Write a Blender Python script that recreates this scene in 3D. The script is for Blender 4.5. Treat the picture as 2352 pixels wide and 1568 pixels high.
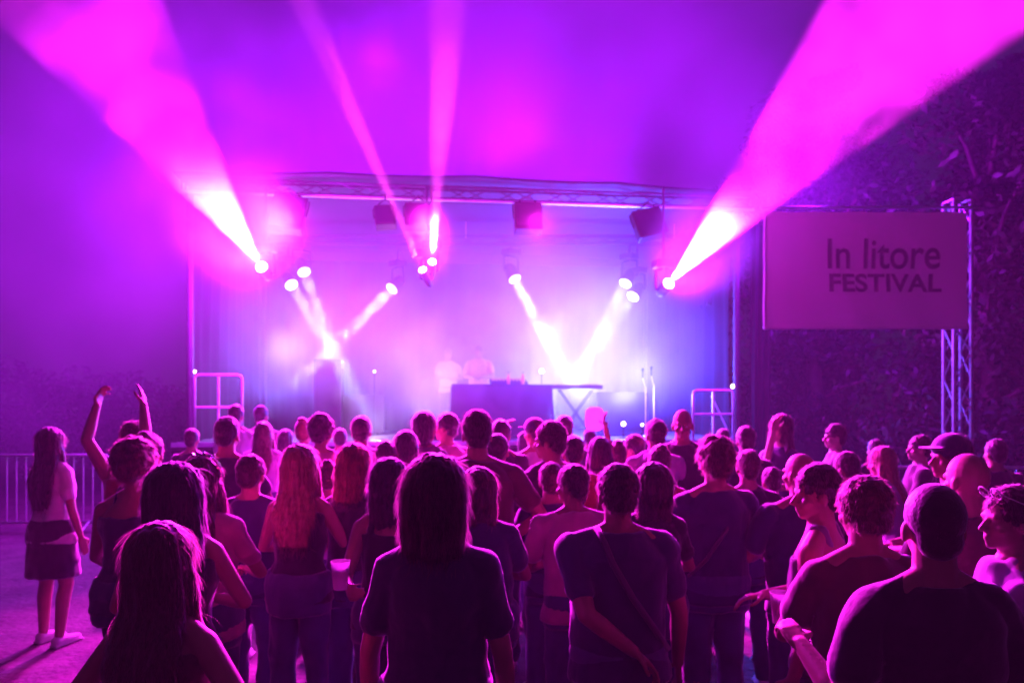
import bpy, bmesh, math, random
import numpy as np
from mathutils import Vector, Matrix, noise

scene = bpy.context.scene
for o in list(bpy.data.objects):
    bpy.data.objects.remove(o)
R = math.radians
PI = math.pi
V3 = Vector

# ------------------------------------------------------------------ camera
FPX = 1699.0            # focal length in the units of a 2352 px wide picture
EYE = 1.85
cam_d = bpy.data.cameras.new('camera')
cam = bpy.data.objects.new('camera', cam_d)
scene.collection.objects.link(cam)
cam.location = (0, 0, EYE)
cam.rotation_euler = (R(90), 0, 0)
cam_d.sensor_width = 36.0
cam_d.lens = 36.0 * FPX / 2352
cam_d.shift_y = (925 - 784) / 2352
cam_d.clip_start = 0.05
cam_d.clip_end = 400
cam_d.dof.use_dof = True
cam_d.dof.focus_distance = 1.5
cam_d.dof.aperture_fstop = 5.0
scene.camera = cam

def at(px, py, Y):
    """a point of the place: where the line of sight through (px, py) is Y metres away"""
    return V3(((px - 1176) / FPX * Y, Y, EYE + (925 - py) / FPX * Y))

# ------------------------------------------------------------------ render and world
scene.render.engine = 'CYCLES'
cy = scene.cycles
cy.use_denoising = True
cy.denoiser = 'OPENIMAGEDENOISE'
cy.max_bounces = 5
cy.diffuse_bounces = 2
cy.glossy_bounces = 2
cy.transmission_bounces = 3
cy.volume_bounces = 0
cy.transparent_max_bounces = 8
cy.use_light_tree = True
cy.volume_step_rate = 1.9
cy.use_adaptive_sampling = True
cy.adaptive_threshold = 0.03
cy.volume_max_steps = 96
cy.sample_clamp_direct = 0
cy.sample_clamp_indirect = 6
cy.caustics_reflective = False
cy.caustics_refractive = False
scene.view_settings.view_transform = 'Standard'
scene.view_settings.look = 'None'
scene.view_settings.exposure = 0.0
scene.view_settings.gamma = 1.0

world = bpy.data.worlds.new('World')
scene.world = world
world.use_nodes = True
bg = world.node_tree.nodes['Background']
bg.inputs[0].default_value = (0.12, 0.12, 0.32, 1)     # night sky over a lit festival ground
bg.inputs[1].default_value = 0.055

# ------------------------------------------------------------------ stage frame of reference
# the stage stands slightly turned; u runs along its front, v goes back, z up
SL = at(430, 925, 12.0); SR = at(1700, 925, 13.1)
SU = V3((SR.x - SL.x, SR.y - SL.y, 0)); STAGE_W = SU.length; SU.normalize()
SV = V3((-SU.y, SU.x, 0))
STAGE_ROT = math.atan2(SU.y, SU.x)
DECK = 1.2
def S(u, v, z):
    p = V3((SL.x, SL.y, 0)) + SU * u + SV * v
    return V3((p.x, p.y, z))

# ------------------------------------------------------------------ the stage lamps and added fill lights
def lamp(kind, name, loc, color, power, target=None, **kw):
    d = bpy.data.lights.new(name, kind)
    d.color = color
    d.energy = power
    for k, v in kw.items():
        setattr(d, k, v)
    o = bpy.data.objects.new(name, d)
    scene.collection.objects.link(o)
    o.location = loc
    if target is not None:
        o.rotation_euler = (V3(target) - V3(loc)).to_track_quat('-Z', 'Y').to_euler()
    return o

MAG = (0.98, 0.012, 0.84)
PINK = (1.0, 0.05, 0.70)
VIO = (0.38, 0.003, 1.0)
WHT = (0.34, 0.50, 1.0)
BLU = (0.06, 0.07, 1.0)
YT = 15.3                              # the rear lighting bar
YF = 11.6                              # fixtures dropped from the front truss
beams = [                              # name, source, point it passes, lamp colour, watts, full angle in degrees
    ('left',   at(600, 612, YF), at(190, 0, 6.8),  MAG, 1500000, 16.5),
    ('right',  at(1537, 650, YF), at(2120, 0, 6.6), MAG, 2000000, 17.2),
    ('middle', at(993, 600, YF), at(1030, 0, 8.0), PINK, 620000, 6.4),
    ('slant',  at(970, 618, YF), at(735, 90, 8.6), PINK, 450000, 4.4),
]
for n, a, b, c, w, ang in beams:
    d = (b - a).normalized()
    lamp('SPOT', 'beam_' + n, a + d * 0.12, c, w, b, spot_size=R(ang), spot_blend=0.12, shadow_soft_size=0.04)
# the glare each magenta lamp throws on the crowd and the smoke around it
glare = [(at(600, 612, YF), (0.56, 0.010, 1.0), 2900), (at(1537, 650, YF), (0.6, 0.008, 1.0), 350), (at(993, 650, YF), (0.6, 0.03, 1.0), 200)]
for a, c, w in glare:
    lamp('POINT', 'lamp_glare', a + V3((0, -0.35, 0)), c, w, shadow_soft_size=0.18)
# violet points without fixtures, added to light the smoke on and above the stage
for u, v, z, w in [(-1.2, 3.0, 6.6, 700), (0.4, 1.6, 7.6, 700), (1.8, 4.6, 6.5, 700), (3.0, 1.4, 8.2, 700), (4.2, 4.8, 7.0, 700), (5.2, 1.6, 6.6, 600), (6.2, 4.2, 8.0, 600), (7.4, 1.8, 6.8, 500), (8.8, 3.8, 7.4, 450), (10.2, -0.8, 5.4, 2400), (1.5, 3.4, 3.6, 200), (3.9, 3.4, 3.2, 90)]:
    lamp('POINT', 'violet_fill', S(u, v, z), VIO if z > 5 else (0.26, 0.13, 1.0), w, shadow_soft_size=0.4)
# cool white beams pointing down onto the stage: lens pixel, pixel they reach
cool = [(699, 626, 768, 800, 2.0), (670, 655, 756, 800, 1.8), (899, 664, 745, 815, 2.2), (1183, 642, 1306, 872, 3.6), (1436, 652, 1316, 872, 2.6), (1453, 682, 1320, 872, 2.0)]
COOL = []
for lx, ly, tx, ty, k in cool:
    a = at(lx, ly, YT - 0.1); b = at(tx, ty, YT - 1.2)
    d = (b - a).normalized()
    COOL.append((a, d))
    lamp('AREA', 'cool_beam', a + d * 0.03, WHT, 9 * k, b, shape='DISK', size=0.20, spread=R(6))
for px, py, Y, w in [(1270, 760, YT + 0.2, 1500), (1390, 740, YT + 0.2, 1700), (1470, 850, YT, 1900), (1340, 900, YT - 0.8, 1600), (1250, 900, YT - 0.6, 1200), (1450, 900, YT - 1.0, 1200), (650, 800, YT - 0.4, 500), (600, 900, YT - 1.4, 200)]:
    lamp('POINT', 'blue_fill', at(px, py, Y), BLU if px > 1000 else (0.2, 0.2, 1.0), w, shadow_soft_size=0.3)  # blue points without fixtures, added to tint the stage smoke

for px, py in ((860, 975), (960, 940), (1015, 880), (930, 830), (790, 900)):
    lamp('POINT', 'pale_fill', at(px, py, 14.6), (0.66, 0.55, 1.0), 40, shadow_soft_size=0.3)  # pale points in mid-air, added to brighten the central smoke cloud
# magenta spots added at the dark roof-edge housings: these draw the lit edges of heads and shoulders
for px, py, Y, w, tx in ((663, 492, 11.5, 14000, -1.2), (961, 499, 11.5, 8500, 0.2), (1230, 505, 11.7, 13000, 1.6)):
    p_ = at(px, py, Y)
    lamp('SPOT', 'crowd_rim_fill', p_, (1.0, 0.012, 0.80), w, V3((tx, 3.0, 0.6)), spot_size=R(64), spot_blend=0.6, shadow_soft_size=0.15)

# ------------------------------------------------------------------ helpers: tags, meshes, materials
def tag(o, label=None, cat=None, group=None, kind=None):
    for k, v in (('label', label), ('category', cat), ('group', group), ('kind', kind)):
        if v: o[k] = v
    return o

def empty(name, loc, rz=0, label=None, cat=None, group=None):
    o = bpy.data.objects.new(name, None)
    scene.collection.objects.link(o)
    o.location = loc
    o.rotation_euler = (0, 0, rz)
    o.empty_display_size = 0.2
    return tag(o, label, cat, group)

class MB:
    """collects simple shapes and links them as one mesh object"""
    def __init__(s): s.v = []; s.f = []
    def add(s, vs, fs):
        n = len(s.v)
        s.v += [tuple(p) for p in vs]
        s.f += [tuple(i + n for i in f) for f in fs]
    def box(s, c, size, M=None, bev=0.0):
        sx, sy, sz = (q / 2 for q in size)
        b = bmesh.new()
        bmesh.ops.create_cube(b, size=1)
        for q in b.verts: q.co = V3((q.co.x * 2 * sx, q.co.y * 2 * sy, q.co.z * 2 * sz))
        if bev > 0:
            bmesh.ops.bevel(b, geom=list(b.edges), offset=bev, segments=2, affect='EDGES', profile=0.6)
        c = V3(c)
        b.verts.index_update()
        vs = [((M @ q.co) if M is not None else q.co) + c for q in b.verts]
        s.add(vs, [[w.index for w in f.verts] for f in b.faces])
        b.free()
    def tube(s, pts, r, n=8, r2=None, flat=1.0, cap=True):
        pts = [V3(p) for p in pts]
        m = len(pts)
        rs = r if isinstance(r, (list, tuple)) else [r + ((r2 if r2 is not None else r) - r) * i / max(1, m - 1) for i in range(m)]
        base = len(s.v)
        side = None
        for i, p in enumerate(pts):
            t = (pts[min(i + 1, m - 1)] - pts[max(i - 1, 0)]).normalized()
            if side is None:
                side = t.cross(V3((0, 0, 1)) if abs(t.z) < 0.9 else V3((1, 0, 0))).normalized()
            else:
                side = (side - t * side.dot(t)).normalized()
            up = t.cross(side)
            for k in range(n):
                a = 2 * PI * k / n
                s.v.append(tuple(p + side * math.cos(a) * rs[i] + up * math.sin(a) * rs[i] * flat))
        for i in range(m - 1):
            for k in range(n):
                a = base + i * n + k; b = base + i * n + (k + 1) % n
                s.f.append((a, b, b + n, a + n))
        if cap:
            s.f.append(tuple(base + k for k in reversed(range(n))))
            s.f.append(tuple(base + (m - 1) * n + k for k in range(n)))
    def lathe(s, prof, c=(0, 0, 0), M=None, n=20):
        c = V3(c); base = len(s.v); m = len(prof)
        for r, z in prof:
            for k in range(n):
                a = 2 * PI * k / n
                q = V3((r * math.cos(a), r * math.sin(a), z))
                s.v.append(tuple((M @ q if M is not None else q) + c))
        for i in range(m - 1):
            for k in range(n):
                a = base + i * n + k; b = base + i * n + (k + 1) % n
                s.f.append((a, b, b + n, a + n))
        s.f.append(tuple(base + k for k in reversed(range(n))))
        s.f.append(tuple(base + (m - 1) * n + k for k in range(n)))
    def build(s, name, mat, parent=None, smooth=False):
        me = bpy.data.meshes.new(name)
        me.from_pydata(s.v, [], s.f)
        me.materials.append(mat)
        if smooth: me.shade_smooth()
        o = bpy.data.objects.new(name, me)
        scene.collection.objects.link(o)
        if parent is not None: o.parent = parent
        return o

def mat(name, col, rough=0.6, metal=0.0, sheen=0.0, emit=None, estr=0.0, var=0.0, vscale=8.0, bump=0.0, bscale=30.0, spec=0.5, bdist=0.01, alpha=1.0, trans=0.0):
    m = bpy.data.materials.new(name)
    m.use_nodes = True
    nt = m.node_tree
    p = nt.nodes['Principled BSDF']
    c = (*col, 1) if len(col) == 3 else col
    p.inputs['Base Color'].default_value = c
    p.inputs['Roughness'].default_value = rough
    p.inputs['Metallic'].default_value = metal
    p.inputs['Specular IOR Level'].default_value = spec
    if sheen:
        p.inputs['Sheen Weight'].default_value = sheen
        p.inputs['Sheen Roughness'].default_value = 0.45
    if emit:
        p.inputs['Emission Color'].default_value = (*emit, 1)
        p.inputs['Emission Strength'].default_value = estr
    if alpha < 1: p.inputs['Alpha'].default_value = alpha
    if trans: p.inputs['Transmission Weight'].default_value = trans
    if var or bump:
        tc = nt.nodes.new('ShaderNodeTexCoord')
    if var:
        nz = nt.nodes.new('ShaderNodeTexNoise')
        nz.inputs['Scale'].default_value = vscale
        nz.inputs['Detail'].default_value = 5
        nt.links.new(tc.outputs['Object'], nz.inputs['Vector'])
        mr = nt.nodes.new('ShaderNodeMapRange')
        mr.inputs['From Min'].default_value = 0.3; mr.inputs['From Max'].default_value = 0.7
        mr.inputs['To Min'].default_value = 1 - var; mr.inputs['To Max'].default_value = 1 + var
        nt.links.new(nz.outputs['Fac'], mr.inputs['Value'])
        mx = nt.nodes.new('ShaderNodeVectorMath'); mx.operation = 'SCALE'
        mx.inputs[0].default_value = c[:3]
        nt.links.new(mr.outputs['Result'], mx.inputs['Scale'])
        nt.links.new(mx.outputs['Vector'], p.inputs['Base Color'])
    if bump:
        nb = nt.nodes.new('ShaderNodeTexNoise')
        nb.inputs['Scale'].default_value = bscale
        nb.inputs['Detail'].default_value = 6
        nt.links.new(tc.outputs['Object'], nb.inputs['Vector'])
        bp = nt.nodes.new('ShaderNodeBump')
        bp.inputs['Strength'].default_value = bump
        bp.inputs['Distance'].default_value = bdist
        nt.links.new(nb.outputs['Fac'], bp.inputs['Height'])
        nt.links.new(bp.outputs['Normal'], p.inputs['Normal'])
    return m

M_alu = mat('aluminium', (0.62, 0.62, 0.64), 0.35, 0.85, var=0.1)
M_dkalu = mat('dull black painted steel', (.03, .03, .033), .6, .2, var=.2)
M_tower = mat('weathered aluminium', (.30, .30, .32), .5, .6, var=.2)
M_galv = mat('galvanised steel', (0.60, 0.61, 0.63), 0.45, 0.6, var=0.15)
M_black = mat('black metal', (0.02, 0.02, 0.022), 0.45, 0.3, var=0.2)
M_blackcloth = mat('black stage cloth', (0.008, 0.008, 0.009), 0.95, spec=0.1, bump=0.3, bscale=12)
M_deck = mat('stage plywood', (0.06, 0.05, 0.045), 0.7, var=0.3, vscale=5)
M_roof = mat('black roof canvas', (0.02, 0.02, 0.022), 0.7, var=0.1)
M_backdrop = mat('black backdrop cloth', (0.006, 0.006, 0.007), 0.95, spec=0.1, bump=0.3, bscale=4)
M_banner = mat('white banner mesh', (0.62, 0.62, 0.62), 0.7, bump=0.15, bscale=2.0, bdist=0.05)
M_ink = mat('faded black ink', (0.13, 0.13, 0.14), 0.7)
M_white = mat('white plastic', (0.8, 0.8, 0.8), 0.4)
M_lens_m = mat('glowing magenta lens', (0.8, 0.3, 0.8), 0.2, emit=(1.0, 0.45, 0.95), estr=30)
M_lens_c = mat('glowing white lens', (0.8, 0.9, 1.0), 0.2, emit=(0.80, 0.95, 1.0), estr=3.2)
M_warm = mat('glowing warm bulb', (1, 0.9, 0.6), 0.3, emit=(1.0, 0.80, 0.45), estr=9)

# ------------------------------------------------------------------ ground
def ground():
    me = bpy.data.meshes.new('ground')
    bm = bmesh.new()
    xs = [-150, -60, -30] + [i * 0.25 for i in range(-48, 49)] + [30, 60, 150]
    ys = [-40, -15] + [i * 0.25 for i in range(-4, 65)] + [25, 50, 100, 200]
    grid = [[bm.verts.new((x, y, (noise.noise(V3((x * 1.3, y * 1.3, 0))) * 0.012 + noise.noise(V3((x * .3, y * .3, 5))) * 0.02) if abs(x) < 13 and 0 < y < 17 else 0)) for y in ys] for x in xs]
    for i in range(len(xs) - 1):
        for j in range(len(ys) - 1):
            bm.faces.new((grid[i][j], grid[i + 1][j], grid[i + 1][j + 1], grid[i][j + 1]))
    bm.to_mesh(me); bm.free(); me.shade_smooth()
    o = bpy.data.objects.new('ground', me)
    scene.collection.objects.link(o)
    m = mat('trampled gravel and grass', (0.075, 0.066, 0.058), 0.85, bump=0.6, bscale=18, bdist=0.03, var=0.45, vscale=3.0)
    me.materials.append(m)
    o['kind'] = 'structure'
    o['label'] = 'trampled dark ground under the crowd'
    return o
ground()

# ------------------------------------------------------------------ the stage
ZR = 5.30                                # roof edge
VB = 6.0                                 # depth of the stage
MS = Matrix.Rotation(STAGE_ROT, 3, 'Z')
stage = empty('stage', S(STAGE_W / 2, 0, 0), STAGE_ROT, 'roofed open air concert stage behind the crowd, wrapped in violet smoke', 'stage')
def loc_s(u, v, z): return V3((u - STAGE_W / 2, v, z))
b = MB(); b.box(loc_s(STAGE_W / 2, VB / 2, DECK - 0.06), (STAGE_W + 0.5, VB, 0.12), bev=0.01); b.build('deck', M_deck, stage)
b = MB()
for i in range(60):
    u0 = -0.25 + (STAGE_W + 0.5) * i / 60; u1 = -0.25 + (STAGE_W + 0.5) * (i + 1) / 60
    b.box(loc_s((u0 + u1) / 2, 0.03 + 0.012 * math.sin(i * 2.1), (DECK - 0.12) / 2), (u1 - u0 + 0.004 * (i % 2), 0.02 + 0.006 * (i % 2), DECK - 0.125))
b.build('skirt', M_blackcloth, stage)
b = MB(); b.box(loc_s(STAGE_W / 2, -0.01, DECK - 0.03), (STAGE_W + 0.5, 0.018, 0.075), bev=0.004); b.build('edge_trim', M_alu, stage)

def truss(mb, a, b_, up, w=0.29, r=0.024, step=0.42, tube_r2=0.010):
    a = V3(a); b_ = V3(b_); t = (b_ - a).normalized(); up = V3(up); up = (up - t * up.dot(t)).normalized(); sd = t.cross(up)
    cs = [(sd * sx + up * sy) * (w / 2) for sx, sy in ((1, 1), (-1, 1), (-1, -1), (1, -1))]
    for c in cs: mb.tube([a + c, b_ + c], r, 8)
    L = (b_ - a).length; n = max(1, round(L / step))
    for f in range(4):
        c0, c1 = cs[f], cs[(f + 1) % 4]
        for i in range(n):
            p = a + t * (L * i / n); q = a + t * (L * (i + 1) / n)
            if i % 2: mb.tube([p + c0, q + c1], tube_r2, 5)
            else: mb.tube([p + c1, q + c0], tube_r2, 5)
    for f in range(4):
        for e in (a, b_): mb.tube([e + cs[f], e + cs[(f + 1) % 4]], tube_r2 * 1.3, 5)

for u, v in ((0, 0.15), (STAGE_W, 0.15), (0, VB - 0.15), (STAGE_W, VB - 0.15)):
    b = MB(); b.tube([loc_s(u, v, 0.01), loc_s(u, v, ZR - 0.02)], 0.055, 10); b.build('post', M_dkalu, stage)
b = MB(); truss(b, loc_s(-0.1, 0.15, ZR + 0.11), loc_s(STAGE_W + 0.25, 0.15, ZR + 0.11), (0, 0, 1), w=0.20, r=0.024); b.build('front_truss', M_dkalu, stage)
b = MB(); b.tube([loc_s(-0.1, -0.02, ZR - 0.03), loc_s(STAGE_W + 0.25, -0.02, ZR - 0.03)], 0.03, 8); b.build('roof_edge_bar', M_alu, stage)
# canvas roof, a sagging double skin
b = MB(); nu, nv = 24, 12
top = []; bot = []
for j in range(nv + 1):
    for i in range(nu + 1):
        u = -0.2 + (STAGE_W + 0.4) * i / nu; v = -0.1 + (VB + 0.2) * j / nv
        z = ZR + 0.25 + 0.10 * math.sin(PI * i / nu) + 0.02 * math.sin(i * 1.9) * math.sin(j * 1.3) - 0.12 * abs(math.sin(PI * i / 6)) * 0.3
        top.append(loc_s(u, v, z + 0.03)); bot.append(loc_s(u, v, z))
vs = top + bot; fs = []; N = (nu + 1) * (nv + 1)
for j in range(nv):
    for i in range(nu):
        k = j * (nu + 1) + i
        fs.append((k, k + 1, k + nu + 2, k + nu + 1)); fs.append((N + k, N + k + nu + 1, N + k + nu + 2, N + k + 1))
b.add(vs, fs); b.build('roof', M_roof, stage, True)
# rear lighting bar inside the roof
bar_a = at(520, 600, YT); bar_b = at(1640, 628, YT)
ZB = at(0, 604, YT).z + 0.42
def cloth(name, p0, p1, z0, z1, m, amp=0.06, waves=14, parent=None, thick=0.01, nz=8):
    """a hanging cloth with folds between two ground points"""
    p0 = V3(p0); p1 = V3(p1); t = (p1 - p0); L = t.length; t.normalize(); nrm = V3((-t.y, t.x, 0))
    n = max(24, waves * 6); b = MB(); vs = []; fs = []
    for side in (0, 1):
        for j in range(nz + 1):
            for i in range(n + 1):
                s_ = i / n
                a = amp * math.sin(s_ * waves * 2 * PI + 0.8 * math.sin(j * 0.5)) * (0.4 + 0.6 * (1 - j / nz)) + amp * 0.5 * math.sin(s_ * waves * 0.7 + j * 0.3)
                q = p0 + t * (L * s_) + nrm * (a + side * thick)
                vs.append((q.x, q.y, z0 + (z1 - z0) * j / nz))
    K = (n + 1) * (nz + 1)
    for j in range(nz):
        for i in range(n):
            k = j * (n + 1) + i
            fs.append((k, k + 1, k + n + 2, k + n + 1)); fs.append((K + k, K + k + n + 1, K + k + n + 2, K + k + 1))
    b.add(vs, fs)
    return b.build(name, m, parent, True)
tag(cloth('backdrop', S(0.1, VB - 0.4, 0), S(STAGE_W - 0.1, VB - 0.4, 0), DECK, ZR - 0.05, M_backdrop, 0.05, 22), 'tall black backdrop cloth across the back of the stage', 'backdrop')
tag(cloth('side_curtain', S(STAGE_W + 0.28, 0.2, 0), S(STAGE_W + 0.62, 0.1, 0), 0.05, ZR - 0.25, M_blackcloth, 0.05, 3), 'narrow black curtain hanging right of the stage beside the festival banner', 'curtain')
tag(cloth('side_curtain', S(-0.05, 0.5, 0), S(-0.05, VB - 0.5, 0), DECK, ZR - 0.1, M_blackcloth, 0.05, 9), 'black curtain closing the left side of the stage', 'curtain')
tag(cloth('side_curtain', S(STAGE_W + 0.05, 0.5, 0), S(STAGE_W + 0.05, VB - 0.5, 0), DECK, ZR - 0.1, M_blackcloth, 0.05, 9), 'black curtain closing the right side of the stage behind the guard rail', 'curtain')
# ------------------------------------------------------------------ lamps hanging from the stage roof
def basis(d):
    d = V3(d).normalized()
    x = d.cross(V3((0, 0, 1))).normalized() if abs(d.z) < .98 else V3((1, 0, 0))
    y = d.cross(x)
    return Matrix((x, y, d)).transposed()      # columns: x, y, d

def moving_head(lens, d, r, lens_m, label, z_hang, group):
    """base up on the bar, yoke, barrel looking along d with its glass at `lens`"""
    B = basis(d); d = B.col[2]
    lens = V3(lens); c = lens - d * 0.22
    t = empty('moving_head_light', c, 0, label, 'stage light', group)
    b = MB(); b.lathe([(r * .55, -.17), (r * .85, -.13), (r * 1.0, -.02), (r * 1.05, .10), (r * 1.18, .17), (r * 1.18, .205), (r * 1.02, .205), (r * 1.02, .19)], (0, 0, 0), B, 24)
    b.build('barrel', M_black, t, True)
    b = MB(); b.lathe([(r * .10, .192), (r * 1.0, .194), (r * 1.0, .210), (r * .6, .222), (r * .1, .226)], (0, 0, 0), B, 24)
    b.build('lens', lens_m, t, True)
    x = V3((B.col[0].x, B.col[0].y, 0)).normalized()
    b = MB()
    for s in (-1, 1):
        b.tube([x * s * (r * 1.1), x * s * (r * 1.55), x * s * (r * 1.6) + V3((0, 0, .12)), x * s * (r * 1.5) + V3((0, 0, .30)), x * s * .02 + V3((0, 0, .33))], .022, 8)
    b.build('yoke', M_black, t, True)
    b = MB(); b.box((0, 0, .40), (.32, .26, .12), Matrix.Rotation(math.atan2(x.y, x.x), 3, 'Z'), .02); b.build('base', M_black, t)
    b = MB(); b.tube([(0, 0, .45), (0, 0, max(.55, z_hang - c.z))], .02, 8); b.box((0, 0, .47), (.07, .07, .04), bev=.008)
    b.build('drop_pipe', M_dkalu, t)
    return t

G_ML = 'magenta beam lights dropped from the front truss'
nameA = {'left': 'moving head light throwing the wide magenta beam up to the left corner', 'right': 'moving head light throwing the wide magenta beam up to the right corner',
         'middle': 'central moving head light throwing the straight upright pink beam', 'slant': 'moving head light beside the centre throwing the thin slanting pink beam'}
for n, a, b_, c, w, ang in beams:
    moving_head(a, (b_ - a), .085 if n in ('left', 'right') else .06, M_lens_m, nameA[n], ZR, G_ML)
names = ['upper white lens light of the left pair pointing down right', 'lower white lens light of the left pair pointing down right', 'white beam light left of centre pointing down left in patches',
         'strongest white beam light right of centre pointing down right', 'upper white lens light of the right pair pointing down left', 'lower white lens light of the right pair pointing down left']
for (a, d), nm in zip(COOL, names):
    moving_head(a, d, .125, M_lens_c, nm, ZB, 'cool white beam lights on the rear bar')
t = empty('lighting_bar', (0, 0, 0), 0, 'aluminium truss bar across the inside of the stage roof carrying the white lights', 'truss')
ba = at(500, 925, YT); bb = at(1640, 925, YT)
b = MB(); truss(b, (ba.x, ba.y, ZB + .05), (bb.x, bb.y, ZB + .05), (0, 0, 1), w=.16, r=.018, step=.35, tube_r2=.007); b.build('chords', M_dkalu, t)
b = MB()
for f in (.08, .5, .92):
    p = ba.lerp(bb, f); b.tube([(p.x, p.y, ZB + .1), (p.x, p.y, ZR + .28)], .012, 6)
b.build('hanging_pipe', M_alu, t)
# dark square washes on the front truss
for (px, py, wd, ht, tilt, nm) in [(663, 492, .54, .60, 8, 'large square dark lamp housing at the left end of the roof edge'), (885, 500, .34, .36, -6, 'small dark lamp housing left of the central fixture on the roof edge'),
                             (961, 499, .45, .42, 0, 'dark square lamp housing hung at the centre above the pink beams'), (1212, 502, .46, .52, 0, 'faint dark lamp housing right of centre on the roof edge'),
                             (1490, 516, .52, .52, -14, 'tilted dark lamp housing near the right end of the roof edge')]:
    Yk = 12.0 + (px - 430) / 1270 * 1.1 - .18
    p = at(px, py, Yk)
    t = empty('wash_light', p, STAGE_ROT, nm, 'stage light', 'square wash lights along the roof edge')
    Mt = Matrix.Rotation(R(tilt), 3, 'Y') @ Matrix.Rotation(R(-18), 3, 'X')
    b = MB(); b.box((0, 0, 0), (wd, .22, ht), Mt, .02); b.build('housing', M_black, t)
    b = MB(); b.box(Mt @ V3((0, -.115, 0)), (wd * .86, .012, ht * .86), Mt, .004)
    b.build('front_glass', mat('dark lamp glass %d' % px, (.03, .03, .04), .15), t)
    b = MB()
    for s in (-1, 1): b.tube([Mt @ V3((s * (wd / 2 + .012), 0, 0)), Mt @ V3((s * (wd / 2 + .02), 0, ht * .45)), (s * .05, 0, ht * .5 + .09), (0, 0, ht * .5 + .12)], .012, 6)
    b.tube([(0, 0, ht * .5 + .10), (0, 0, max(.3, ZR - p.z))], .016, 6)
    b.build('bracket', M_black, t)

# ------------------------------------------------------------------ on the stage
def rail(px0, px1, pyt, Y0, Y1, zt, nm, diag=False):
    a = at(px0, 925, Y0); c = at(px1, 925, Y1)
    t = empty('guard_rail', (a.x, a.y, DECK), 0, nm, 'guard rail')
    a = V3((0, 0, 0)); c = V3((c.x - t.location.x, c.y - t.location.y, 0)); h = zt - DECK
    b = MB(); up = V3((0, 0, 1)); k = .06; e = (c - a).normalized()
    b.tube([a, a + up * (h - k), a + up * (h - k * .3) + e * k * .3, a + up * h + e * k, c + up * h - e * k, c + up * (h - k * .3) - e * k * .3, c + up * (h - k), c], .024, 8)
    b.build('outer_frame', M_galv, t, True)
    b = MB(); b.tube([a.lerp(c, .5) + up * .0, a.lerp(c, .5) + up * h], .022, 8); b.build('middle_post', M_galv, t)
    b = MB(); b.tube([a + up * h * .52, c + up * h * .52], .02, 8); b.build('middle_bar', M_galv, t)
    if diag:
        b = MB(); b.tube([a.lerp(c, .55) + up * h * .9 + V3((0, .25, 0)), c + V3((.05, .25, 0))], .016, 8); b.build('brace', M_galv, t)
rail(447, 556, 860, 12.15, 12.3, 2.31, 'thin steel guard rail at the left front corner of the stage')
rail(1592, 1684, 897, 13.0, 13.1, 2.07, 'pale steel guard rail with a diagonal brace at the right of the stage', True)

def small_lamp(px, py, Y, r, nm, foot_z, light=0):
    p = at(px, py, Y)
    t = empty('small_lamp', (p.x, p.y, foot_z), 0, nm, 'lamp')
    h = p.z - foot_z
    b = MB(); b.lathe([(r * .3, -r), (r * .8, -r * .6), (r, 0), (r * .8, r * .6), (r * .3, r)], (0, 0, h), None, 12); b.build('bulb', M_warm, t, True)
    b = MB(); b.tube([(0, 0, .01), (0, 0, h - r * 1.1)], .012, 6); b.lathe([(.07, 0), (.07, .012), (.02, .02)], (0, 0, .002), None, 12); b.build('stem', M_black, t)
small_lamp(1244, 852, 14.4, .042, 'warm white lamp glowing on a stem right of the performer', DECK)
small_lamp(860, 853, 14.6, .022, 'tiny warm lamp glowing on a stem left of the performer', DECK)
small_lamp(1432, 973, 13.6, .040, 'larger of the two small warm lamps low on the stage floor at the right', DECK)
small_lamp(1475, 975, 13.8, .024, 'smaller of the two small warm lamps low on the stage floor at the right', DECK)
small_lamp(1683, 887, 13.25, .035, 'small orange lamp glowing above the right guard rail', DECK)
small_lamp(447, 853, 12.3, .025, 'tiny pale lamp glowing above the left guard rail', DECK)

# performer's table with its gear
def table(px, Y, w, d, h, nm):
    p = at(px, 925, Y)
    t = empty('performance_table', (p.x, p.y, DECK), STAGE_ROT, nm, 'table')
    b = MB(); b.box((0, 0, h - .02), (w, d, .04), bev=.006); b.build('table_top', M_black, t)
    vs = MB()
    n = 80; ring = []
    for j, z in enumerate((.03, h * .5, h - .04)):
        for i in range(n):
            a = 2 * PI * i / n
            x = max(-1, min(1, 1.6 * math.cos(a))) * w / 2; y = max(-1, min(1, 1.6 * math.sin(a))) * d / 2
            k = 1 + .02 * math.sin(i * 1.7) * (2 - j)
            ring.append((x * k, y * k, z))
    fs = [(j * n + i, j * n + (i + 1) % n, (j + 1) * n + (i + 1) % n, (j + 1) * n + i) for j in range(2) for i in range(n)]
    vs.add(ring, fs); vs.build('table_cloth', mat('dark grey table cloth', (.05, .05, .055), .9), t, True)
    return p
tp = table(1150, 14.2, 1.9, .7, 1.0, 'dark draped table the pink shirted performer stands behind')
t = empty('mixing_console', (tp.x + .15, tp.y, DECK + 1.0), STAGE_ROT, 'black mixing console lying on the draped performer table', 'mixer')
b = MB(); b.box((0, 0, .045), (.7, .4, .08), Matrix.Rotation(R(8), 3, 'X'), .012); b.build('case', M_black, t)
b = MB()
for i in range(10):
    for j in range(4): b.lathe([(.010, 0), (.012, .02), (.008, .03)], (-.3 + i * .065, -.12 + j * .08, .085 + (-.12 + j * .08) * .14), None, 8)
b.build('knobs', M_white, t)
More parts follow.
